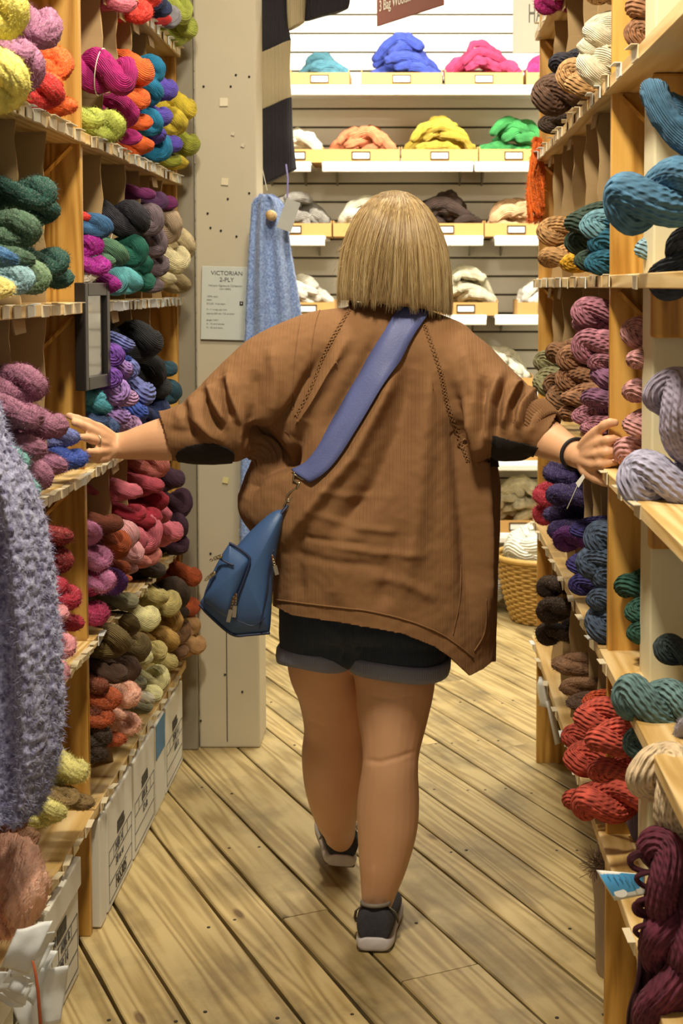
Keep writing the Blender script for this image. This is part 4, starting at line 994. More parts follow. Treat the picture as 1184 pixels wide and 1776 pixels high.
# torn pale sack and board below the right shelf
sk = MB(); R = []
for py, x0, x1 in ((1466, 1036, 1066), (1490, 1030, 1066), (1510, 1024, 1068), (1560, 1030, 1068), (1620, 1032, 1066), (1684, 1034, 1062)):
    p0, p1 = W(x0, py, 2.98), W(x1+10, py, 2.98); cx_ = (p0+p1)/2; hw = (p1-p0).length/2
    R.append([cx_+Vector((hw*math.cos(t), .05*math.sin(t)+.004*math.sin(5*t+py), 0)) for t in np.linspace(0, 2*math.pi, 29)[:-1]])
o = MB().rings(R[::-1]).build('paper_sack', plain('pinkish_sack', 'b8a898', .8, noise_amt=.15, scale=30, bump=.003)); tag(o, 'pinkish grey paper sack under the lowest right shelf by the post', 'bag')
mb = MB(); rr = random.Random(21); c0_ = W(1048, 1500, 2.90)
for k in range(160):
    d = Vector((rr.uniform(-1, .6), rr.uniform(-1, .3), rr.uniform(-.3, 1))).normalized(); s_ = Vector((0, .001, 0)); p = c0_+Vector((rr.uniform(-.02, .03), 0, rr.uniform(-.015, .01)))
    mb.tube([p, p+d*.02, p+d*.035+Vector((rr.uniform(-.01, .01), 0, rr.uniform(-.01, .01)))], .0007, 4, round_cap=False)
o = mb.build('fringe', YF); o.color = lin('a08c80'); tag(o, 'frayed brown fringe sticking out on top of the paper sack', 'yarn')
# lilac felt piece behind the near upright
mb = MB(); P = [W(x, y, 2.70) for x, y in ((1084, 1424), (1100, 1404), (1118, 1398), (1122, 1480), (1106, 1476), (1094, 1450))]; n_ = len(P)
mb.add(P+[p+Vector((0, .012, 0)) for p in P], [tuple(range(n_-1, -1, -1)), tuple(range(n_, 2*n_))]+[(i, (i+1) % n_, (i+1) % n_+n_, i+n_) for i in range(n_)])
o = mb.build('felt_piece', knit_mat('lilac_felt', '7c7488', 300), None, False); bevel(o, .003, 2); tag(o, 'small lilac grey felt piece beside the white post, above the lowest shelf', 'cloth')
# white plastic bag and rolled paper hanging on the far right upright
pb = empty('paper_roll', tuple(W(950, 1235, 4.1)), 'crumpled white bag with a long white paper strip on the right unit', 'paper')
l0 = pb.location.copy(); mb = MB(); R = []
for py, x0, x1 in ((1178, 934, 942), (1186, 932, 950), (1200, 932, 956), (1214, 934, 962), (1222, 934, 962)):
    p0, p1 = W(x0, py, 4.05), W(x1, py, 4.05); cx_ = (p0+p1)/2; hw = (p1-p0).length/2
    R.append([cx_-l0+Vector((hw*math.cos(t)*(1+.12*math.sin(5*t+py)), .03*math.sin(t), 0)) for t in np.linspace(0, 2*math.pi, 25)[:-1]])
mb.rings(R[::-1]).build('plastic_bag', plain('white_plastic', 'd9dcd8', .35, bump=.003), pb)
a, b, c_, d = [W(x, y, yy)-l0 for x, y, yy in ((946, 1216, 4.0), (960, 1214, 4.02), (976, 1282, 3.98), (962, 1292, 3.96))]
mb = MB(); V = []; 
for i in range(9):
    f = i/8; l_, r_ = a*(1-f)+d*f, b*(1-f)+c_*f; bw_ = Vector((0, -.012*math.sin(f*3), 0))
    V.append([l_+bw_, (l_+r_)/2+bw_+Vector((0, -.012, 0)), r_+bw_, (l_+r_)/2+bw_+Vector((0, .004, 0))])
mb.rings([[Vector(p) for p in r] for r in V]); mb.build('paper_strip', WHITECARD, pb)

# ------------------------------------------------------------------ white paper tags on a cord, lower left
pt = empty('paper_tag_bundle', tuple(W(60, 1680, 2.16)), 'bundle of crumpled white paper tags on a rust cord, lower left corner', 'paper tags')
l0 = pt.location.copy(); PAPER = plain('tag_paper', 'dcdfde', .65, noise_amt=.05, scale=30, bump=.001)
SH = [([(3, 1676), (30, 1612), (92, 1596), (50, 1690)], 2.10), ([(40, 1620), (94, 1618), (62, 1688), (20, 1690)], 2.125), ([(30, 1650), (92, 1640), (55, 1712), (8, 1700)], 2.14), ([(40, 1660), (100, 1650), (58, 1745), (10, 1722)], 2.155),
      ([(-6, 1690), (56, 1690), (44, 1722), (-8, 1720)], 2.13), ([(-8, 1712), (60, 1700), (46, 1740), (-6, 1722)], 2.145), ([(-8, 1722), (56, 1712), (40, 1745), (-2, 1734)], 2.16), ([(60, 1672), (118, 1676), (104, 1776), (76, 1772)], 2.17),
      ([(20, 1735), (70, 1700), (66, 1790), (38, 1776)], 2.185), ([(56, 1690), (100, 1700), (92, 1790), (56, 1785)], 2.18)]
for k, (q, Y_) in enumerate(SH):
    a, b, c_, d = [W(x, y, Y_)-l0 for x, y in q]; mb = MB(); n = 12; V = []
    for i in range(n+1):
        for j in range(n+1):
            u, v = i/n, j/n; p = a*(1-u)*(1-v)+b*u*(1-v)+c_*u*v+d*(1-u)*v
            p += Vector((0, -.010*math.sin(u*math.pi+k)-.003*math.sin(v*7+k*2)*u+.002*noise.noise(p*60), .003*math.sin(v*3.1)*(k % 2))); V.append(p)
    mb.add(V, [(i*(n+1)+j, (i+1)*(n+1)+j, (i+1)*(n+1)+j+1, i*(n+1)+j+1) for i in range(n) for j in range(n)])
    o = mb.build('paper_tag', PAPER, pt); m_ = o.modifiers.new('s', 'SOLIDIFY'); m_.thickness = .0008
MB().tube([W(57, 1668, 2.085)-l0, W(62, 1690, 2.08)-l0, W(66, 1720, 2.08)-l0, W(72, 1800, 2.085)-l0], [(.0022, .0018), (.003, .002), (.0045, .002), (.0065, .002)], 8).build('cord', plain('rust_cord', 'b0542a', .7), pt)
# loose hanging label next to her right hand
hl = empty('hang_tag', tuple(W(1003, 838, 2.62)), 'tiny white label on a pale thread below her right wrist', 'tag')
l0 = hl.location.copy(); a, b, c_, d = [W(x, y, 2.62)-l0 for x, y in ((1011, 822), (1014, 828), (1003, 846), (998, 838))]
MB().add([a, b, c_, d]+[v+Vector((0, .001, 0)) for v in (a, b, c_, d)], [(0, 3, 2, 1), (4, 5, 6, 7), (0, 1, 5, 4), (1, 2, 6, 5), (2, 3, 7, 6), (3, 0, 4, 7)]).build('label', WHITECARD, hl, False)
MB().tube([W(1001, 842, 2.62)-l0, W(993, 860, 2.63)-l0, W(983, 882, 2.64)-l0], .0008, 5).build('thread', WHITECARD, hl)

# ------------------------------------------------------------------ the person
def vox(mb, size, smooth=4, name='tmp'):
    me = mb.mesh(name); o = bpy.data.objects.new('tmp', me); COL.objects.link(o)
    m = o.modifiers.new('r', 'REMESH'); m.mode = 'VOXEL'; m.voxel_size = size; m.use_smooth_shade = True
    if smooth: m2 = o.modifiers.new('s', 'SMOOTH'); m2.factor = .5; m2.iterations = smooth
    dg = bpy.context.evaluated_depsgraph_get(); out = bpy.data.meshes.new_from_object(o.evaluated_get(dg)); bpy.data.objects.remove(o); out.name = name
    return out
def co_of(me):
    a = np.zeros(len(me.vertices)*3, np.float64); me.vertices.foreach_get('co', a); return a.reshape(-1, 3)
def nor_of(me):
    a = np.zeros(len(me.vertices)*3, np.float64); me.vertices.foreach_get('normal', a); return a.reshape(-1, 3)
def set_co(me, a): me.vertices.foreach_set('co', np.asarray(a, np.float32).ravel()); me.update()
def seg_dist(px, py, poly):
    """distance of pixel points to a polyline and the position along it 0..1"""
    best = np.full(len(px), 1e9); tt = np.zeros(len(px)); n = len(poly)-1
    for i in range(n):
        ax, ay = poly[i]; bx_, by_ = poly[i+1]; dx, dy = bx_-ax, by_-ay; L2 = dx*dx+dy*dy
        t = np.clip(((px-ax)*dx+(py-ay)*dy)/L2, 0, 1); d = np.hypot(px-ax-t*dx, py-ay-t*dy); m = d < best
        best[m] = d[m]; tt[m] = (i+t[m])/n
    return best, tt

sk_m, nt, b = newmat('skin'); L = nt.links.new
tc = N(nt, 'ShaderNodeTexCoord'); nz = N(nt, 'ShaderNodeTexNoise', Scale=9., Detail=6.); L(tc.outputs['Object'], nz.inputs['Vector'])
mx = N(nt, 'ShaderNodeMix', _data_type='RGBA'); mx.inputs['A'].default_value = lin('d09c74'); mx.inputs['B'].default_value = lin('dcae88'); L(nz.outputs[0], mx.inputs['Factor']); L(mx.outputs['Result'], b.inputs['Base Color'])
b.inputs['Roughness'].default_value = .5; b.inputs['Subsurface Weight'].default_value = .12; b.inputs['Subsurface Radius'].default_value = (.02, .008, .004); b.inputs['Subsurface Scale'].default_value = .5
bp = N(nt, 'ShaderNodeBump', Strength=.15, Distance=.001); n2 = N(nt, 'ShaderNodeTexNoise', Scale=400., Detail=2.); L(tc.outputs['Object'], n2.inputs['Vector']); L(n2.outputs[0], bp.inputs['Height']); L(bp.outputs[0], b.inputs['Normal'])
SKIN = sk_m

person = empty('person', (-.09, 3.14, 0), 'woman seen from behind, brown sweater and denim shorts, walking with both arms out', 'person')
def pbuild(nm, me, mat=None, parent=None):
    """meshes are made in world space; children of the person are stored relative to her base"""
    par = parent or person
    if mat is not None and not me.materials: me.materials.append(mat)
    o = link(nm, me, None, par); off = Vector(person.location)
    me.transform(Matrix.Translation(-off)); return o
bd = MB()
def limb(pts, n=24, dr=1.0):
    """(px, py, Y, half width px)"""
    P = [W(a, b_, c_) for a, b_, c_, r in pts]; R = [r/scl(c_) for a, b_, c_, r in pts]
    Q = spline([(*p, r) for p, r in zip(P, R)], 5*len(pts)); bd.tube([tuple(q[:3]) for q in Q], [(q[3]*dr, q[3]) for q in Q], n, up=(0, 1, 0))
limb([(668, 1060, 3.14, 84), (684, 1165, 3.13, 73), (681, 1240, 3.12, 63), (678, 1300, 3.11, 51), (676, 1335, 3.11, 50), (673, 1390, 3.125, 55), (671, 1440, 3.13, 53), (664, 1500, 3.13, 43), (656, 1550, 3.13, 31), (651, 1590, 3.13, 24), (650, 1640, 3.13, 23)])
limb([(570, 1060, 3.14, 78), (557, 1150, 3.17, 60), (570, 1200, 3.21, 55), (578, 1260, 3.26, 52), (577, 1310, 3.28, 55), (579, 1360, 3.31, 52), (582, 1410, 3.37, 40), (588, 1440, 3.43, 29), (591, 1465, 3.48, 24), (591, 1480, 3.50, 23)])
# feet inside the shoes
bd.tube([W(650, 1650, 3.13), W(650, 1657, 3.20), W(651, 1650, 3.28)], [.030, .030, .022], 16)
bd.tube([W(590, 1472, 3.50), W(586, 1474, 3.58), W(582, 1462, 3.65)], [.026, .024, .016], 16)
# calf muscle and the hollow behind the knee
def blob(px, py, Y, rx, ry, rz):
    c_ = W(px, py, Y); R = []
    for i in range(1, 12):
        ph = math.pi*i/12; R.append([c_+Vector((rx*math.sin(ph)*math.cos(t), ry*math.sin(ph)*math.sin(t), -rz*math.cos(ph))) for t in np.linspace(0, 2*math.pi, 25)[:-1]])
    bd.rings(R)
bd_n = bd.n
# torso, neck, head
Q = spline([(*W(x, y, Y), a, d) for x, y, Y, a, d in ((622, 1060, 3.16, .150, .09), (624, 1000, 3.16, .165, .10), (640, 900, 3.15, .125, .085), (648, 800, 3.15, .12, .08), (655, 700, 3.14, .13, .07), (660, 620, 3.13, .13, .06), (665, 570, 3.12, .09, .05), (672, 535, 3.105, .053, .05), (676, 490, 3.10, .052, .055))], 40)
bd.rings([[Vector((q[0]+q[3]*math.cos(t), q[1]+q[4]*math.sin(t), q[2])) for t in np.linspace(0, 2*math.pi, 33)[:-1]] for q in Q][::-1])
HC = W(680, 432, 3.105); HYAW = math.radians(22)      # head looks up the aisle and a little to her left
def hp(x, y, z):
    """head space: x right, y forward, z up, metres from the head centre"""
    c_, s_ = math.cos(HYAW), math.sin(HYAW); return HC+Vector((x*c_-y*s_, x*s_+y*c_, z))
R = []
for i in range(1, 24):
    ph = math.pi*i/24; z_ = -.115*math.cos(ph); rr_ = math.sin(ph); ring = []
    for t in np.linspace(0, 2*math.pi, 41)[:-1]:
        x_, y_ = .077*rr_*math.cos(t), .096*rr_*math.sin(t)
        if y_ > 0 and z_ < -.02: x_ *= 1-(-.02-z_)*2.6; y_ *= 1.0-(-.02-z_)*.3
        if y_ < 0 and z_ < -.03: y_ *= .85
        ring.append(hp(x_, y_+.005, z_))
    R.append(ring)
bd.rings(R)
bd.tube([hp(0, .092, .015), hp(0, .108, -.012), hp(0, .118, -.030), hp(0, .100, -.038)], [.008, .010, .012, .009], 12)      # nose
for s_ in (-1, 1):
    bd.tube([hp(s_*.011, .104, -.035), hp(s_*.011, .100, -.034)], .007, 8)
    bd.tube([hp(s_*.012, .098, .020), hp(s_*.035, .094, .026), hp(s_*.052, .078, .022)], .006, 8)                       # brow ridge
    bd.tube([hp(s_*.040, .078, -.022), hp(s_*.050, .066, -.020)], .016, 10)                                           # cheek
    bd.tube([hp(s_*.078, -.002, .022), hp(s_*.088, -.012, .012), hp(s_*.086, -.012, -.012), hp(s_*.078, -.002, -.028)], [.007, .008, .007, .006], 10)   # ear
bd.tube([hp(-.022, .093, -.060), hp(0, .101, -.056), hp(.022, .093, -.060)], [.003, .006, .003], 8); bd.tube([hp(-.018, .092, -.068), hp(0, .098, -.069), hp(.018, .092, -.068)], [.003, .0065, .003], 8)
bd.tube([hp(-.01, .078, -.098), hp(.01, .078, -.098)], .015, 10)
# arms
def arm(pts): 
    P = [(*W(a, b_, c_), r) for a, b_, c_, r in pts]; Q = spline(P, 6*len(pts)); bd.tube([tuple(q[:3]) for q in Q], [float(q[3]) for q in Q], 22)
arm([(600, 610, 3.12, .045), (520, 650, 3.11, .045), (440, 705, 3.08, .040), (370, 748, 3.05, .038), (325, 757, 3.035, .044), (290, 761, 3.035, .047), (250, 767, 3.04, .038), (222, 772, 3.045, .031), (202, 773, 3.045, .0275), (190, 772, 3.04, .026)])
arm([(740, 610, 3.12, .045), (800, 660, 3.10, .043), (850, 705, 3.04, .036), (893, 738, 3.00, .034), (930, 752, 2.957, .044), (960, 768, 2.92, .038), (985, 781, 2.87, .030), (1003, 790, 2.83, .026), (1010, 793, 2.81, .025)])
def fing(pts, r0, r1):
    P = [W(*p) for p in pts]; m = len(P); Q = spline(P, 4*m)
    # thicker at the knuckles, narrower between
    rad = [(r0+(r1-r0)*i/(len(Q)-1))*(1+.07*math.cos(2*math.pi*i/(len(Q)-1)*(m-1))) for i in range(len(Q))]
    bd.tube([tuple(q) for q in Q], rad, 14)
# her left hand, fingers spread on the fuzzy skeins: index, middle, ring, little, thumb underneath
for wr, kn, f in (((198, 764, 3.045), (170, 741, 2.995), [(150, 732, 2.965), (134, 726, 2.945), (120, 721, 2.935)]),
                  ((198, 769, 3.045), (172, 753, 2.990), [(153, 744, 2.955), (140, 737, 2.935), (129, 733, 2.925)]),
                  ((197, 775, 3.045), (174, 766, 2.990), [(158, 762, 2.955), (148, 759, 2.935), (139, 758, 2.925)]),
                  ((196, 782, 3.045), (178, 782, 2.995), [(167, 784, 2.965), (160, 784, 2.950), (154, 783, 2.940)])):
    Q = spline([W(*wr), (W(*wr)+W(*kn))/2+Vector((0, -.004, .002)), W(*kn)], 8); bd.tube([tuple(q) for q in Q], [.0145, .0145, .014, .0135, .013, .0125, .012, .0115], 14)
    fing([kn]+f, .0105, .0075)
fing([(196, 784, 3.045), (182, 793, 3.01), (170, 796, 2.985), (160, 794, 2.965)], .0135, .0085)
blob(188, 779, 3.02, .022, .014, .020)
# her right hand, fingers over the edge of the upright, thumb below
for wr, kn, f in (((1008, 782, 2.82), (1036, 748, 2.745), [(1049, 737, 2.722), (1058, 733, 2.716), (1066, 733, 2.715)]),
                  ((1009, 787, 2.82), (1040, 767, 2.735), [(1054, 763, 2.712), (1064, 762, 2.712), (1072, 764, 2.716)]),
                  ((1009, 792, 2.82), (1037, 787, 2.735), [(1051, 785, 2.712), (1062, 784, 2.712), (1072, 786, 2.716)]),
                  ((1008, 797, 2.82), (1031, 806, 2.745), [(1044, 805, 2.720), (1056, 802, 2.714), (1067, 801, 2.717)])):
    Q = spline([W(*wr), (W(*wr)+W(*kn))/2+Vector((-.003, -.005, .001)), W(*kn)], 8); bd.tube([tuple(q) for q in Q], [.0145, .0145, .0145, .014, .0135, .013, .0125, .012], 14)
    fing([kn]+f, .0110, .0080)
fing([(1006, 800, 2.82), (1017, 818, 2.78), (1034, 829, 2.755), (1047, 835, 2.742), (1060, 839, 2.735)], .0140, .0085)
me = vox(bd, .0034, 5, 'body'); 
C_ = co_of(me); Nn = nor_of(me); px, py = proj(C_)
# creases: backs of the knees, thigh fold, wrist tendons
for poly, amp, w in (([(628, 1318), (660, 1322), (690, 1314), (726, 1302)], -.0022, 4.5), ([(632, 1205), (680, 1213), (726, 1204)], -.0012, 3), ([(640, 1240), (648, 1300), (640, 1330)], -.0015, 12), ([(712, 1250), (708, 1300), (716, 1330)], -.0015, 12),
                     ([(530, 1248), (560, 1262), (590, 1258)], -.003, 5), ([(174, 753), (196, 768)], .0012, 2.5), ([(176, 767), (198, 773)], .0012, 2.5), ([(1012, 786), (1036, 769)], .0012, 2.5), ([(1012, 793), (1034, 788)], .0012, 2.5), ([(645, 1570), (648, 1500)], .002, 5)):
    d, t = seg_dist(px, py, poly); wgt = np.exp(-(d/w)**2)*np.clip(-Nn[:, 1]+.2, 0, 1)*np.clip(np.minimum(t, 1-t)*6, 0, 1); C_ += Nn*(wgt*amp)[:, None]
set_co(me, C_); body = pbuild('body', me, SKIN)
# eyes
EYEW, EYEB = plain('eye_white', 'd8d4cc', .2), plain('iris', '4a5a62', .2)
for s_ in (-1, 1):
    mb = MB(); c_ = hp(s_*.031, .083, .006); mb.tube([c_-Vector((0, .0005, 0)), c_+Vector((0, .0005, 0))], .0115, 14); e = pbuild('eye', mb.mesh('eye', EYEW))
    mb = MB(); c_ = hp(s_*.031, .0945, .006); mb.tube([c_, c_+Vector((-.0006, .001, 0))], .0045, 12); pbuild('iris', mb.mesh('iris', EYEB))
# nails
NAIL = plain('fingernail', 'd9a898', .3)
for x, y, Y in ((1070, 761, 2.708), (1070, 783, 2.708), (1065, 798, 2.708)):
    mb = MB(); c_ = W(x, y, Y); mb.tube([c_-Vector((.003, -.001, 0)), c_+Vector((.003, .001, 0))], [(.0022, .0045)]*2, 10); pbuild('fingernail', mb.mesh('fingernail', NAIL))
# ring on her left ring finger, black hair tie on her right wrist
def torus(c_, ax, R_, r_, n=40, m=8, sq=1.0):
    ax = Vector(ax).normalized(); u = ax.orthogonal().normalized(); v = ax.cross(u); mb = MB(); mb.tube([c_+u*(R_*math.cos(t))+v*(R_*sq*math.sin(t)) for t in np.linspace(0, 2*math.pi, n+1)[:-1]], r_, m, loop=True); return mb
pbuild('ring', torus(W(166, 764, 2.973), W(158, 762, 2.955)-W(174, 766, 2.99), .0118, .0014).mesh('ring', METAL))
wd_ = W(1003, 790, 2.83)-W(985, 781, 2.87); pbuild('bracelet', torus(W(997, 787, 2.843), wd_, .0305, .0036, sq=1.0).mesh('bracelet', plain('black_elastic', '16131a', .7)))

# ---- sweater
sw_ = MB()
rows = [(524, 622, 700, .045), (536, 590, 735, .06), (548, 548, 772, .075), (570, 512, 815, .092), (620, 488, 842, .112), (700, 466, 852, .128), (780, 440, 860, .142), (840, 414, 868, .152), (885, 414, 868, .158), (915, 432, 868, .160), (945, 458, 867, .162), (1000, 472, 865, .165), (1050, 474, 862, .168), (1110, 474, 860, .170), (1230, 474, 858, .170)]
Q = spline(rows, 60); R = []
for q in Q:
    pl, pr = W(q[1], q[0], 3.10), W(q[2], q[0], 3.10); c_ = (pl+pr)/2; hw = (pr-pl).length/2
    R.append([Vector((c_.x+hw*math.copysign(abs(math.cos(t))**.9, math.cos(t)), c_.y+q[3]*math.copysign(abs(math.sin(t))**.85, math.sin(t)), c_.z)) for t in np.linspace(0, 2*math.pi, 65)[:-1]])
sw_.rings(R[::-1])
def sleeve(pts):
    P = [(*W(a, b_, c_), r, r2) for a, b_, c_, r, r2 in pts]; Q = spline(P, 6*len(pts)); sw_.tube([tuple(q[:3]) for q in Q], [(q[3], q[4]) for q in Q], 40, up=(0, 0, 1))
sleeve([(640, 600, 3.10, .085, .10), (560, 622, 3.09, .105, .10), (490, 668, 3.07, .122, .098), (420, 712, 3.045, .105, .088), (375, 735, 3.03, .088, .078), (335, 748, 3.03, .070, .066), (300, 754, 3.035, .056, .056), (262, 758, 3.04, .054, .054)])
sleeve([(700, 600, 3.10, .085, .10), (780, 640, 3.08, .092, .10), (828, 690, 3.04, .094, .094), (868, 724, 3.00, .090, .085), (898, 737, 2.975, .076, .072), (922, 742, 2.955, .060, .060), (934, 748, 2.95, .054, .052), (948, 757, 2.94, .049, .047)])
me = vox(sw_, .0060, 7, 'sweater')
m0 = len(me.vertices)
bm = bmesh.new(); bm.from_mesh(me); bmesh.ops.subdivide_edges(bm, edges=bm.edges, cuts=1, use_grid_fill=True); bm.to_mesh(me); bm.free()
C_ = co_of(me); Nn = nor_of(me); px, py = proj(C_)
back = np.clip(-Nn[:, 1]*1.4+.35, 0, 1)
FOLDS = [  # polyline, amplitude (m), width (px)
 ([(690, 640), (662, 700), (612, 795), (555, 862), (495, 938)], .015, 12), ([(725, 640), (700, 740), (655, 840), (585, 915)], -.011, 17), ([(604, 585), (562, 660), (530, 714), (503, 765), (458, 815)], .014, 10), ([(660, 574), (625, 640), (596, 690), (560, 750)], -.010, 12), ([(560, 610), (515, 700), (478, 755), (430, 800)], -.016, 11),
 ([(720, 600), (690, 720), (640, 850), (570, 960)], -.010, 20), ([(745, 620), (735, 740), (720, 880), (700, 1040)], .012, 22), ([(700, 900), (680, 980), (660, 1060)], -.007, 16), ([(770, 640), (790, 720), (800, 830), (812, 960), (815, 1060)], -.014, 17),
 ([(800, 690), (828, 760), (838, 850), (842, 980), (838, 1100)], .016, 13), ([(850, 780), (856, 900), (856, 1040)], -.012, 9), ([(600, 900), (590, 980), (580, 1050)], .006, 20), ([(520, 900), (515, 980), (520, 1040)], -.006, 12),
 ([(640, 1000), (700, 1010), (760, 1040)], .004, 10), ([(500, 960), (580, 975), (680, 985)], -.003, 8), ([(540, 890), (620, 915), (700, 925)], .003, 7), ([(560, 940), (640, 958), (740, 965)], .003, 7), ([(520, 930), (570, 940), (640, 945)], -.003, 6), ([(545, 850), (600, 862), (680, 860)], .0025, 7),
 # left sleeve
 ([(430, 740), (470, 790), (520, 800)], -.030, 20), ([(415, 860), (440, 820), (490, 790), (530, 730)], -.022, 16), ([(395, 648), (402, 690), (420, 735), (412, 790)], .014, 9), ([(383, 655), (388, 690), (402, 730)], -.014, 8), ([(362, 668), (372, 700), (392, 735)], .012, 8), ([(350, 672), (360, 710), (384, 750)], -.012, 8),
 ([(330, 690), (345, 730), (380, 765)], .008, 10), ([(318, 690), (318, 720), (340, 760)], -.007, 8), ([(440, 640), (445, 700), (420, 770)], -.008, 12), ([(470, 600), (478, 660), (470, 730)], .007, 12), ([(300, 715), (345, 735), (390, 770)], .004, 8), ([(290, 745), (340, 752)], -.004, 9),
 # right sleeve
 ([(866, 650), (848, 700), (846, 780)], .014, 9), ([(882, 652), (864, 705), (858, 760)], -.013, 8), ([(895, 660), (878, 700), (872, 745)], .012, 7), ([(908, 672), (890, 705), (885, 745)], -.011, 7), ([(925, 682), (904, 706), (897, 745)], .011, 7), ([(940, 690), (918, 712), (908, 745)], -.009, 6), ([(885, 668), (920, 680), (955, 695)], .010, 8),
 ([(842, 650), (838, 700), (836, 770)], -.012, 9), ([(800, 600), (820, 660), (826, 720)], .006, 12)]
disp = np.zeros(len(px))
for poly, amp, w in FOLDS:
    d, t = seg_dist(px, py, poly); disp += 1.6*amp*np.exp(-(d/w)**2)*np.clip(np.minimum(t, 1-t)*5+.15, 0, 1)
for i in range(len(C_)):
    disp[i] += .0022*noise.noise(Vector(C_[i])*22)+.0012*noise.noise(Vector(C_[i])*60)
C_ += Nn*(disp*back)[:, None]
set_co(me, C_)
# sculpt the overhanging fold above the right cuff
hemx = [460, 507, 602, 697, 754, 781, 815, 838, 853, 880]; hemy = [1044, 1068, 1082, 1099, 1122, 1141, 1172, 1160, 1148, 1146]
px, py = proj(C_); hem = np.interp(px, hemx, hemy)
def side_of(px, py, a, b): return (px-a[0])*(b[1]-a[1])-(py-a[1])*(b[0]-a[0])
cutL = (px < 330) & (side_of(px, py, (274, 705), (302, 806)) < 0)
cutR = (px > 900) & (side_of(px, py, (972, 705), (925, 790)) > 0)
low = py > hem
# snap vertices just below the hem onto it, delete the rest
kill = cutL | cutR | low
bm = bmesh.new(); bm.from_mesh(me); bm.verts.ensure_lookup_table()
dele = [f for f in bm.faces if all(kill[v.index] for v in f.verts)]
bmesh.ops.delete(bm, geom=dele, context='FACES')
bm.verts.ensure_lookup_table()
bm.verts.index_update()
loose = [v for v in bm.verts if not v.link_faces]; bmesh.ops.delete(bm, geom=loose, context='VERTS')
for v in bm.verts:
    x, y = proj(np.array(v.co)); hy = float(np.interp(x, hemx, hemy))
    if y > hy: v.co.z += (y-hy)/scl(v.co.y)
for _ in range(2): bmesh.ops.smooth_vert(bm, verts=[v for v in bm.verts if v.is_boundary], factor=.5, use_axis_x=True, use_axis_y=True, use_axis_z=True)
bm.to_mesh(me); bm.free()
for p in me.polygons: p.use_smooth = True
bm = bmesh.new(); bm.from_mesh(me); BV = BVHTree.FromBMesh(bm); bm.free()
SWM = knit_mat('camel_knit', '7f5a36', 260, .0003, .88, .07)
RIB = knit_mat('camel_rib', '785432', 300, .0010, .88, .05)
def hit(px_, py_, off=.002):
    d = ray(px_, py_).normalized(); r = BV.ray_cast(Vector((0, 0, EYE)), d)
    if r[0] is None: return None
    n_ = r[1] if r[1].dot(d) < 0 else -r[1]
    return r[0]+n_*off, n_
def surf_line(poly, n, off):
    out = []
    for q in spline(poly, n):
        h = hit(q[0], q[1], off)
        if h: out.append(h)
    return out
# elbow patches cut from the same surface
C_ = co_of(me); px, py = proj(C_)
def patch(test, nm):
    bm = bmesh.new(); bm.from_mesh(me); bm.verts.ensure_lookup_table(); bm.normal_update()
    ok = [test(*proj(np.array(v.co))) and v.normal.y < .35 for v in bm.verts]
    bmesh.ops.delete(bm, geom=[f for f in bm.faces if not all(ok[v.index] for v in f.verts)], context='FACES')
    bmesh.ops.delete(bm, geom=[v for v in bm.verts if not v.link_faces], context='VERTS')
    for _ in range(3): bmesh.ops.smooth_vert(bm, verts=[v for v in bm.verts if v.is_boundary], factor=.5, use_axis_x=True, use_axis_y=True, use_axis_z=True)
    for v in bm.verts: v.co += v.normal*.0028
    pm = bpy.data.meshes.new(nm); bm.to_mesh(pm); bm.free(); return pm
PATCH = plain('black_felt', '1a130e', .9, noise_amt=.2)
pL = patch(lambda x, y: ((x-356)/53)**2+((y-791)/24)**2 < 1 and not (x < 306 and y < 780), 'elbow_patch')
pR = patch(lambda x, y: 849 < x < 940 and y > 752+(x-850)*.26 and y < 812, 'elbow_patch')
sweater = pbuild('sweater', me, SWM); m_ = sweater.modifiers.new('cloth_thickness', 'SOLIDIFY'); m_.thickness = .003; m_.offset = -1
sweater['label'] = 'camel brown long cardigan-like sweater with slanting hem'
def rel(o): return o
for pm in (pL, pR):
    o = pbuild('elbow_patch', pm, PATCH, sweater); m_ = o.modifiers.new('t', 'SOLIDIFY'); m_.thickness = .0016
# knitted seams lying on the surface
def seam(poly, n, r, mat, braid=True, nm='knit_seam', off=.0015):
    h = surf_line(poly, n, off)
    if len(h) < 4: return
    mb = MB(); P = [a for a, _ in h]; NN = [b_ for _, b_ in h]
    if braid:
        for s_ in (0, math.pi):
            pts = []
            for i, (p, n_) in enumerate(zip(P, NN)):
                t_ = (P[min(i+1, len(P)-1)]-P[max(i-1, 0)]).normalized(); b_ = n_.cross(t_); pts.append(p+b_*(.0042*math.sin(i*1.3+s_))+n_*(.001*math.cos(i*2.6+s_)))
            mb.tube(pts, r, 6)
    else: mb.tube(P, r, 6)
    pbuild(nm, mb.mesh(nm, mat), None, sweater)
seam([(606, 538), (580, 580), (560, 620), (540, 672), (514, 722)], 70, .0014, SWM); seam([(734, 560), (762, 640), (778, 710), (812, 800)], 90, .0014, SWM)
seam([(521, 552), (512, 610), (508, 660), (508, 710)], 40, .0011, SWM, False); seam([(556, 534), (545, 570), (535, 640)], 30, .0011, SWM, False)
seam([(480, 1040), (540, 1048), (602, 1055), (640, 1060), (697, 1073), (754, 1094), (790, 1116), (820, 1140)], 80, .0018, SWM, False, 'hem_seam'); seam([(843, 1040), (842, 1080), (836, 1105), (822, 1128)], 30, .0016, SWM, False, 'pocket_seam')
seam([(798, 980), (796, 1040), (785, 1100)], 30, .0012, SWM, False)
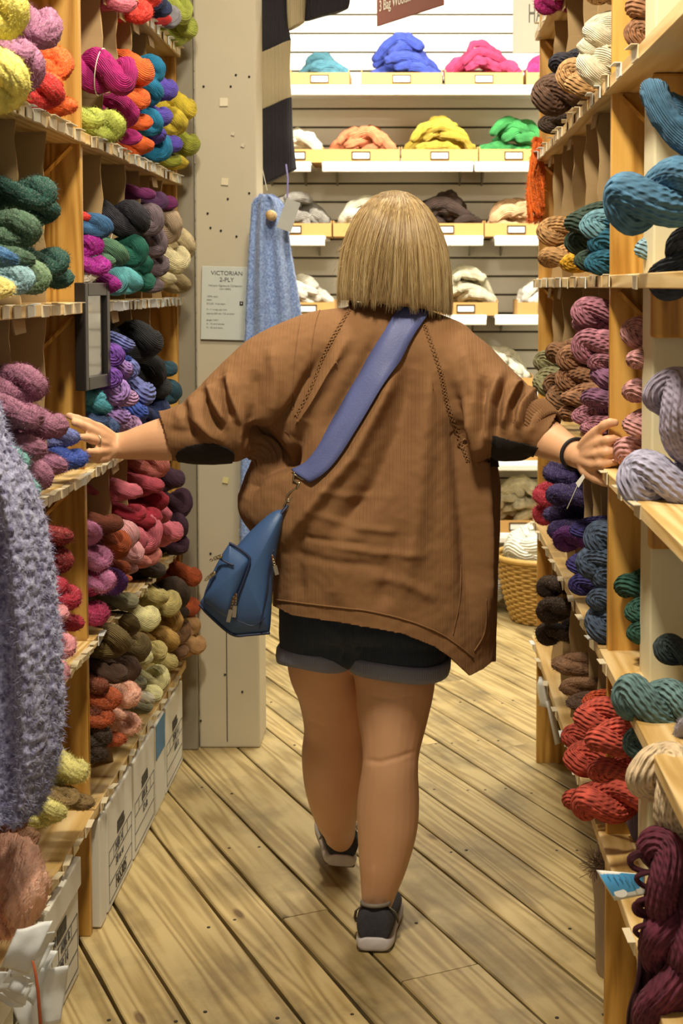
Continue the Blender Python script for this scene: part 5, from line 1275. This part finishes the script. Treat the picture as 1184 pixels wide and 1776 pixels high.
# ribbed neckband and right cuff
mb = MB()
def ribbed(c0_, c1_, ra, rb, ribs, h=.0014, ratio=1., n=None, wave=0):
    ax = (c1_-c0_); u = ax.orthogonal().normalized(); v = ax.normalized().cross(u); n = n or ribs*6; R = []
    for k in range(7):
        f = k/6; R.append([c0_+ax*f+(u*math.cos(t)+v*(math.sin(t)*ratio))*((ra+(rb-ra)*f)+h*math.cos(ribs*t)+.002*math.sin(f*math.pi)) for t in np.linspace(0, 2*math.pi, n+1)[:-1]])
    for k in (6, 3, 0):
        f = k/6; R.append([c0_+ax*f+(u*math.cos(t)+v*(math.sin(t)*ratio))*((ra+(rb-ra)*f)-.004) for t in np.linspace(0, 2*math.pi, n+1)[:-1]])
    m_ = MB(); m_.rings(R, True, False, 0, True); return m_
pbuild('cuff', ribbed(W(918, 730, 2.965), W(943, 750, 2.94), .055, .048, 54).mesh('cuff', RIB), None, sweater)
nb = ribbed(W(663, 531, 3.09), W(664, 517, 3.10), .073, .064, 64, .0010).mesh('neckband', RIB); pbuild('neckband', nb, None, sweater)

# ---- denim shorts
DEN = knit_mat('dark_denim', '283444', 420, .0008, .8, .16); DENC = knit_mat('denim_turnup', '888b9c', 420, .0008, .85, .2)
sh_ = MB()
Q = spline([(*W(x, y, 3.14), a, d) for x, y, a, d in ((626, 940, .150, .115), (628, 1000, .175, .128), (630, 1050, .186, .132), (632, 1085, .186, .130), (634, 1100, .170, .115))], 24)
sh_.rings([[Vector((q[0]+q[3]*math.cos(t), q[1]+q[4]*math.sin(t), q[2])) for t in np.linspace(0, 2*math.pi, 49)[:-1]] for q in Q][::-1])
def shleg(pts): 
    Q = spline([(*W(a, b_, c_), r, r2) for a, b_, c_, r, r2 in pts], 24); sh_.tube([tuple(q[:3]) for q in Q], [(q[3], q[4]) for q in Q], 40, up=(0, 1, 0), round_cap=False)
shleg([(560, 1040, 3.14, .11, .085), (549, 1090, 3.145, .10, .084), (547, 1126, 3.16, .088, .075)])
shleg([(690, 1040, 3.14, .12, .10), (692, 1100, 3.13, .112, .106), (693, 1150, 3.13, .108, .106)])
sh_.tube([W(560, 1100, 3.14), W(582, 1104, 3.13), W(606, 1108, 3.13), W(630, 1102, 3.13)], [.085, .080, .066, .075], 24); sh_.tube([W(600, 1060, 3.06), W(604, 1108, 3.07), W(605, 1128, 3.10)], [.045, .036, .026], 16)
me = vox(sh_, .006, 5, 'shorts'); C_ = co_of(me); Nn = nor_of(me); px, py = proj(C_); dd = np.zeros(len(px))
for poly, amp, w in (([(604, 1085), (604, 1140)], -.010, 7), ([(604, 1125), (570, 1132), (530, 1128)], -.003, 5), ([(612, 1118), (680, 1130), (760, 1128)], -.003, 6), ([(560, 1080), (590, 1100)], .004, 7), ([(620, 1100), (690, 1105), (740, 1120)], .003, 7)):
    d, t = seg_dist(px, py, poly); dd += amp*np.exp(-(d/w)**2)
set_co(me, C_+Nn*(dd*np.clip(-Nn[:, 1]+.2, 0, 1))[:, None]); shorts = pbuild('shorts', me, DEN)
def turnup(pts, nm='turned_up_cuff'):
    """band round a leg opening: (c, ax, ra, rb, h)"""
    c_, ax, ra, rb, h = pts; ax = Vector(ax).normalized(); u = Vector((1, 0, 0)); u = (u-ax*u.dot(ax)).normalized(); v = ax.cross(u); R = []; n = 60
    prof = [(-.5, 0), (-.5, .004), (-.2, .0065), (.3, .0065), (.5, .003), (.5, -.002), (0, -.004)]
    for f, o_ in prof: R.append([c_+ax*(f*h)+u*((ra+o_)*math.cos(t))+v*((rb+o_)*math.sin(t))+ax*(.003*math.sin(3*t+1)) for t in np.linspace(0, 2*math.pi, n+1)[:-1]])
    mb = MB(); mb.rings(R, True, False, 0, True); return mb.mesh(nm, DENC)
pbuild('turned_up_cuff', turnup((W(547, 1135, 3.155), (.10, .05, 1), .081, .097, .034)), None, shorts)
pbuild('turned_up_cuff', turnup((W(693, 1148, 3.13), (.06, 0, 1), .106, .108, .036)), None, shorts)

# ---- shoes
UP, SOLE, TRIM = plain('charcoal_wool_upper', '36363a', .95, noise_amt=.45, scale=160, bump=.001), plain('white_sole', 'c9c2c2', .5, noise_amt=.05), plain('grey_trim', '7d7468', .7)
def shoe(loc, rot):
    root = link('shoe', None, None, person, Vector(loc)-person.location, rot)
    sec = [(.000, .026, .060, .020), (.006, .036, .092, .018), (.030, .041, .094, .018), (.060, .043, .088, .018), (.095, .043, .078, .018), (.135, .045, .064, .018), (.175, .047, .054, .018), (.215, .044, .046, .018), (.245, .034, .038, .018), (.260, .014, .028, .020)]
    def rg(y, w, h, z0, sq=.75):
        return [Vector((w*math.copysign(abs(math.cos(t))**sq, math.cos(t))*(1-.22*max(0, math.sin(t))), y, z0+(h-z0)*(.5+.5*math.copysign(abs(math.sin(t))**sq, math.sin(t))))) for t in np.linspace(0, 2*math.pi, 29)[:-1]]
    Q = spline(sec, 30); mb = MB(); mb.rings([rg(*q) for q in Q]); link('shoe_upper', mb.mesh('shoe_upper', UP), None, root)
    s2 = [(-.006, .022, .034, .010), (.000, .034, .034, .003), (.030, .042, .030, .001), (.100, .043, .026, .001), (.180, .050, .026, .001), (.230, .044, .026, .003), (.262, .022, .027, .009), (.270, .008, .026, .013)]
    Q = spline(s2, 30); mb = MB(); mb.rings([rg(*q, sq=.5) for q in Q]); link('sole', mb.mesh('sole', SOLE), None, root)
    mb = MB(); mb.rings([rg(q[0], q[1]*.96, .006, -.0005, .5) for q in Q if 0 <= q[0] < .262]); link('outsole', mb.mesh('outsole', TRIM), None, root)
    mb = MB(); mb.tube([(.030*math.cos(t), .045+.043*math.sin(t), .092-.010*math.sin(t)) for t in np.linspace(0, 2*math.pi, 31)[:-1]], .0045, 8, loop=True); link('collar', mb.mesh('collar', TRIM), None, root)
    for s_ in (-1, 1):
        mb = MB(); mb.tube([(s_*.032, .030, .088), (s_*.043, .038, .075), (s_*.048, .060, .050), (s_*.047, .085, .030)], [(.002, .004)]*4, 6); link('side_strap', mb.mesh('side_strap', TRIM), None, root)
    return root
shoe((-.088, 3.062, .0005), (0, 0, math.radians(-4)))
shoe((-.180, 3.435, .036), (math.radians(4), math.radians(8), math.radians(9)))

# ---- hair: a blond bob of real strands over a cap
HM, nt, b = newmat('blond_hair'); L = nt.links.new
at = N(nt, 'ShaderNodeTexCoord'); uvn = N(nt, 'ShaderNodeUVMap'); sp = N(nt, 'ShaderNodeSeparateXYZ'); L(uvn.outputs[0], sp.inputs[0])
cr = N(nt, 'ShaderNodeValToRGB'); e = cr.color_ramp.elements; e[0].position = 0; e[0].color = lin('5e4426'); e[1].position = 1; e[1].color = lin('cdb688'); x_ = e.new(.35); x_.color = lin('8e7044'); x_ = e.new(.7); x_.color = lin('ac9264')
L(sp.outputs[0], cr.inputs[0]); L(cr.outputs[0], b.inputs['Base Color']); b.inputs['Roughness'].default_value = .42; b.inputs['Specular IOR Level'].default_value = .6; b.inputs['Anisotropic'].default_value = .5
prof = [(1.655, .004), (1.651, .026), (1.640, .048), (1.618, .072), (1.595, .088), (1.565, .102), (1.53, .113), (1.49, .119), (1.45, .122), (1.40, .1245), (1.36, .125)]
pz = np.array([p[0] for p in prof])[::-1]; pr_ = np.array([p[1] for p in prof])[::-1]
HX, HY = W(684, 440, 3.10).x, 3.105
def hairpt(al, z, k=1.):
    r = float(np.interp(z, pz, pr_))*k*(1+.0*z); top = max(0, (z-1.56)/.1)
    return Vector((HX-.012*top*0+r*math.cos(al), HY+r*.98*math.sin(al), z))
rr = random.Random(99); mb = MB(); cap = MB(); FACE = math.pi/2+HYAW
def adiff(a, b_): return abs((a-b_+math.pi) % (2*math.pi)-math.pi)
def zend(al):
    x = math.cos(al)   # +1 right
    return 1.401-.014*x-.006*math.sin(al)
R = []
for i in range(26):
    f = i/25; ring = []
    for t in np.linspace(0, 2*math.pi, 61)[:-1]:
        ze = zend(t)+.004; 
        if adiff(t, FACE) < 1.05: ze = 1.585
        elif adiff(t, FACE) < 1.35: ze = 1.50
        z = 1.652+(ze-1.652)*(f**1.15); ring.append(hairpt(t, z, .955))
    R.append(ring)
cap.rings(R[::-1], True, True); V = cap.v; cap.uv = [(.42, 0)]*cap.n
CAPM, cnt, cb = newmat('hair_under_layer'); cb.inputs['Base Color'].default_value = lin('8a6c42'); cb.inputs['Roughness'].default_value = .6
pbuild('hair_cap', cap.mesh('hair_cap', CAPM))
ns = 5200
for k in range(ns):
    al = rr.uniform(0, 2*math.pi); fd = adiff(al, FACE)
    fringe = fd < 1.0
    if fringe and rr.random() < .5: continue
    ze = zend(al)+rr.uniform(-.006, .012)+.010*math.sin(al*31)*math.sin(al*13)
    if rr.random() < .18: ze += rr.uniform(0, .10)
    if fringe: ze = 1.575+rr.uniform(-.01, .02)
    z0 = 1.654-abs(rr.gauss(0, .012)); lay = rr.uniform(.962, 1.012); lay2 = lay+rr.uniform(-.02, .012)
    clump = math.sin(al*23)*.5+math.sin(al*57+1)*.5
    sway = .05*math.sin(al*5+1)+.07*clump+rr.gauss(0, .03); pts = []; n = 11
    # tips on the left half sweep down and to the left as in the photo
    tipx = -.10*math.exp(-((math.cos(al)+.35)/.5)**2)*(1 if math.sin(al) < .3 else .2)
    for q in range(n):
        f = q/(n-1); z = z0+(ze-z0)*(f**1.12); a_ = al+(sway+tipx*.8)*f*f+rr.uniform(-.002, .002)+(-.25*(1-f)**3)*math.sin(al+.6)
        kk = lay+(lay2-lay)*f+.022*clump*f*f-.02*max(0, f-.85)*3
        pts.append(hairpt(a_, z, kk))
    w = rr.uniform(.00028, .00062); shade = min(1, max(0, rr.gauss(.58, .22)+.18*clump)); u0 = mb.n
    R_ = []
    for q, p in enumerate(pts):
        tw = w*(1 if q < n-2 else (.7 if q == n-2 else .2)); nrm = Vector((math.cos(al), math.sin(al), 0)); tg = Vector((-math.sin(al), math.cos(al), 0))
        R_.append([p+tg*tw, p+nrm*tw, p-tg*tw])
    m0_ = mb.n; mb.rings(R_, True, False)
    for q in range(m0_, mb.n): mb.uv[q] = (shade, .5)
for k in range(60):   # stray hairs
    al = rr.uniform(math.pi*.9, math.pi*1.2) if rr.random() < .6 else rr.uniform(0, 2*math.pi); z = rr.uniform(1.46, 1.65); p = hairpt(al, z, 1.0); d = Vector((math.cos(al), math.sin(al)*.4, rr.uniform(-.5, .5)))
    pts = [p, p+d*.008+Vector((0, 0, -.004)), p+d*.014+Vector((0, 0, -.014))]; m0_ = mb.n; mb.tube(pts, .00025, 3, round_cap=False)
    for q in range(m0_, mb.n): mb.uv[q] = (.8, .5)
hair = mb.mesh('hair', HM); pbuild('hair', hair)

# ------------------------------------------------------------------ crossbody bag with its strap
BLUE, STRAP, DBLUE = plain('blue_nylon', '3d5c8a', .5, noise_amt=.06, scale=300, bump=.0006), plain('strap_webbing', '565f92', .55, noise_amt=.06, scale=260, bump=.0008), plain('dark_blue_trim', '252f4c', .5)
bag = empty('crossbody_bag', tuple(W(430, 1010, 2.97)), 'blue nylon sling bag hanging at her left hip on a wide blue strap', 'bag')
l0 = bag.location.copy()
def bput(nm, me, par=None):
    me.transform(Matrix.Translation(-l0)); o = link(nm, me, None, par or bag); return o
hs_ = []
top_pts = [(727, 528), (700, 566), (668, 622), (630, 688), (592, 752), (556, 806), (523, 828)]
half = [(23, 8), (21, 11), (20, 12), (20, 12), (19, 12), (17, 11), (15, 9)]
C5 = spline([(a[0], a[1], h[0], h[1]) for a, h in zip(top_pts, half)], 44)
V = []; 
for x, y, hx, hy in C5:
    row = []
    for u in (-1, -.5, 0, .5, 1):
        h = hit(x+hx*u, y+hy*u, .007); row.append(h[0] if h else None)
    V.append(row)
V = [r for r in V if all(v is not None for v in r)]
# keep the webbing flat across: use the straight line between edges where folds would dent it
VV = []
for r in V:
    a, b_ = r[0], r[-1]; mxy = min(v.y for v in r); row = []
    for i in range(5):
        p = a.lerp(b_, i/4); p.y = min(p.y, r[i].y); row.append(p)
    VV.append(row)
VS = [VV[0]]
for i in range(1, len(VV)-1): lo = max(0, i-3); hi = min(len(VV), i+4); VS.append([Vector(((VV[i-1][j].x+VV[i][j].x*2+VV[i+1][j].x)/4, .5*min(VV[q][j].y+(VV[i][j].z-VV[q][j].z)*0 for q in range(max(0, i-1), min(len(VV), i+2)))+.5*sum(VV[q][j].y for q in range(lo, hi))/(hi-lo)-.002, (VV[i-1][j].z+VV[i][j].z*2+VV[i+1][j].z)/4)) for j in range(5)])
VS.append(VV[-1])
# over the shoulder and down the front to the bag
front = []
wv = (VS[0][-1]-VS[0][0])
for p in [(.010, 3.06, 1.448), (.006, 3.12, 1.452), (.000, 3.19, 1.40), (-.05, 3.262, 1.28), (-.12, 3.285, 1.15), (-.22, 3.282, 1.02), (-.30, 3.23, .96), (-.338, 3.13, .945), (-.335, 3.04, .95)]:
    front.append([Vector(p)+wv*(i/4-.5)*(.9) for i in range(5)])
Qf = [spline([r[j] for r in front], 40) for j in range(5)]
allr = [[Vector(Qf[j][i]) for j in range(5)] for i in range(39, -1, -1)]+VS
mb = MB(); n_ = len(allr)
mb.add([p for r in allr for p in r], [(i*5+j, (i+1)*5+j, (i+1)*5+j+1, i*5+j+1) for i in range(n_-1) for j in range(4)])
o = bput('strap', mb.mesh('strap', STRAP)); m_ = o.modifiers.new('t', 'SOLIDIFY'); m_.thickness = .0022; m_.offset = 0
endp = (VS[-1][0]+VS[-1][-1])/2; Yc = endp.y-.004
A = lambda x, y, dy=0: W(x, y, Yc+dy)
mb = MB(); mb.tube([A(510, 820), A(508, 832), A(516, 838), A(528, 841), (A(535, 838)), A(534, 830)], .0021, 8)
mb.tube([A(509, 822), A(520, 829), A(534, 836)], .0019, 8); bput('d_ring', mb.mesh('d_ring', METAL))
mb = MB(); mb.tube([A(519, 838), A(515, 846)], .0035, 10); loop = [A(514, 846), A(505, 852), A(497, 862), (A(500, 870)), A(508, 862), A(515, 852)]
mb.tube([tuple(p) for p in spline(loop, 24)], .0019, 8, loop=False); bput('swivel_hook', mb.mesh('swivel_hook', METAL))
mb = MB(); mb.tube([tuple(p) for p in spline([A(500, 866), A(503, 872), A(500, 880), A(494, 885), A(492, 878), A(498, 867)], 22)], .0017, 8); bput('ring', mb.mesh('ring', METAL))
mb = MB(); mb.tube([A(498, 878), A(488, 890, -.004), A(480, 905, -.006)], [(.007, .003), (.010, .004), (.013, .005)], 12, up=(0, 1, 0)); bput('strap_anchor', mb.mesh('strap_anchor', DBLUE))
# bag body: rounded slab following the outline
YB = 2.985
def slab(outline, Yf, Yb, bulge, inset=.10, n=64, steps=9):
    """outline in px; front face towards the camera at Yf, back at Yb"""
    O = spline(outline+[outline[0]], n+1)[:-1]; cx_, cy_ = O[:, 0].mean(), O[:, 1].mean(); R = []
    prof = [(0.02, 1.0), (.35, .93), (.62, .78), (.82, .52), (.94, .26), (1.0, 0.0)]
    for k, dpt in prof: R.append([W(cx_+(x-cx_)*k, cy_+(y-cy_)*k, Yf+(1-dpt)*bulge) for x, y in O])
    for k, dpt in prof[::-1]: R.append([W(cx_+(x-cx_)*k, cy_+(y-cy_)*k, Yb-(1-dpt)*bulge*.6) for x, y in O])
    mb = MB(); mb.rings(R, True, True); return mb
out = [(492, 886), (482, 884), (465, 893), (440, 915), (415, 942), (395, 968), (372, 1000), (352, 1036), (347, 1046), (352, 1060), (372, 1078), (392, 1096), (404, 1103), (430, 1102), (462, 1099), (468, 1092), (471, 1050), (474, 1000), (481, 950), (490, 905)]
bput('bag_body', slab(out, YB-.062, YB+.035, .040).mesh('bag_body', BLUE))
pk = [(399, 940), (412, 950), (428, 962), (433, 972), (424, 1000), (408, 1040), (396, 1068), (384, 1066), (366, 1052), (353, 1038), (362, 1008), (380, 970)]
pocket = bput('front_pocket', slab(pk, YB-.080, YB-.02, .022, n=48).mesh('front_pocket', BLUE))
def zline(pts, Y, r, mat, nm, par=None, n=30):
    P = spline(pts, n); mb = MB(); mb.tube([W(x, y, Y) for x, y in P], r, 6); return bput(nm, mb.mesh(nm, mat), par)
zline([(399, 942), (414, 951), (429, 963), (433, 973), (425, 1000), (410, 1038)], YB-.066, .0026, DBLUE, 'zipper')
zline([(378, 966), (390, 974), (404, 980)], YB-.0815, .0022, DBLUE, 'zipper', None)
zline([(474, 955), (466, 985), (463, 1020), (456, 1060), (450, 1090)], YB-.050, .0018, DBLUE, 'piping'); zline([(347, 1050), (372, 1076), (404, 1101), (432, 1101), (466, 1098)], YB-.030, .003, DBLUE, 'piping')
zline([(404, 1072), (420, 1080), (440, 1085), (460, 1070)], YB-.055, .0015, DBLUE, 'piping')
def puller(x, y, Y, L_, ang_, nm='zipper_pull'):
    c_, s_ = math.cos(ang_), math.sin(ang_); f = lambda a, b_, d=0: W(x+a*c_-b_*s_, y+a*s_+b_*c_, Y-d)
    mb = MB(); mb.tube([f(0, -4), f(0, 3)], [(.004, .003)]*2, 8); 
    for k in range(3): mb.tube([tuple(p) for p in spline([f(-2, 4+k*5, .003), f(0, 2+k*5, .004), f(2, 4+k*5, .003), f(0, 8+k*5, .002), f(-2, 4+k*5, .003)], 14)], .0009, 6)
    a, b2, c2, d2 = f(-3.4, L_*.45, .004), f(3.4, L_*.45, .004), f(3.4, L_, .004), f(-3.4, L_, .004)
    mb.add([a, b2, c2, d2]+[p+Vector((0, .003, 0)) for p in (a, b2, c2, d2)], [(0, 3, 2, 1), (4, 5, 6, 7), (0, 1, 5, 4), (1, 2, 6, 5), (2, 3, 7, 6), (3, 0, 4, 7)])
    bput(nm, mb.mesh(nm, METAL, False))
puller(409, 1035, YB-.078, 36, .10); puller(404, 1040, YB-.076, 40, .22); puller(369, 996, YB-.078, 12, .9); puller(380, 966, YB-.086, 10, 1.2); puller(473, 968, YB-.060, 30, -.25)
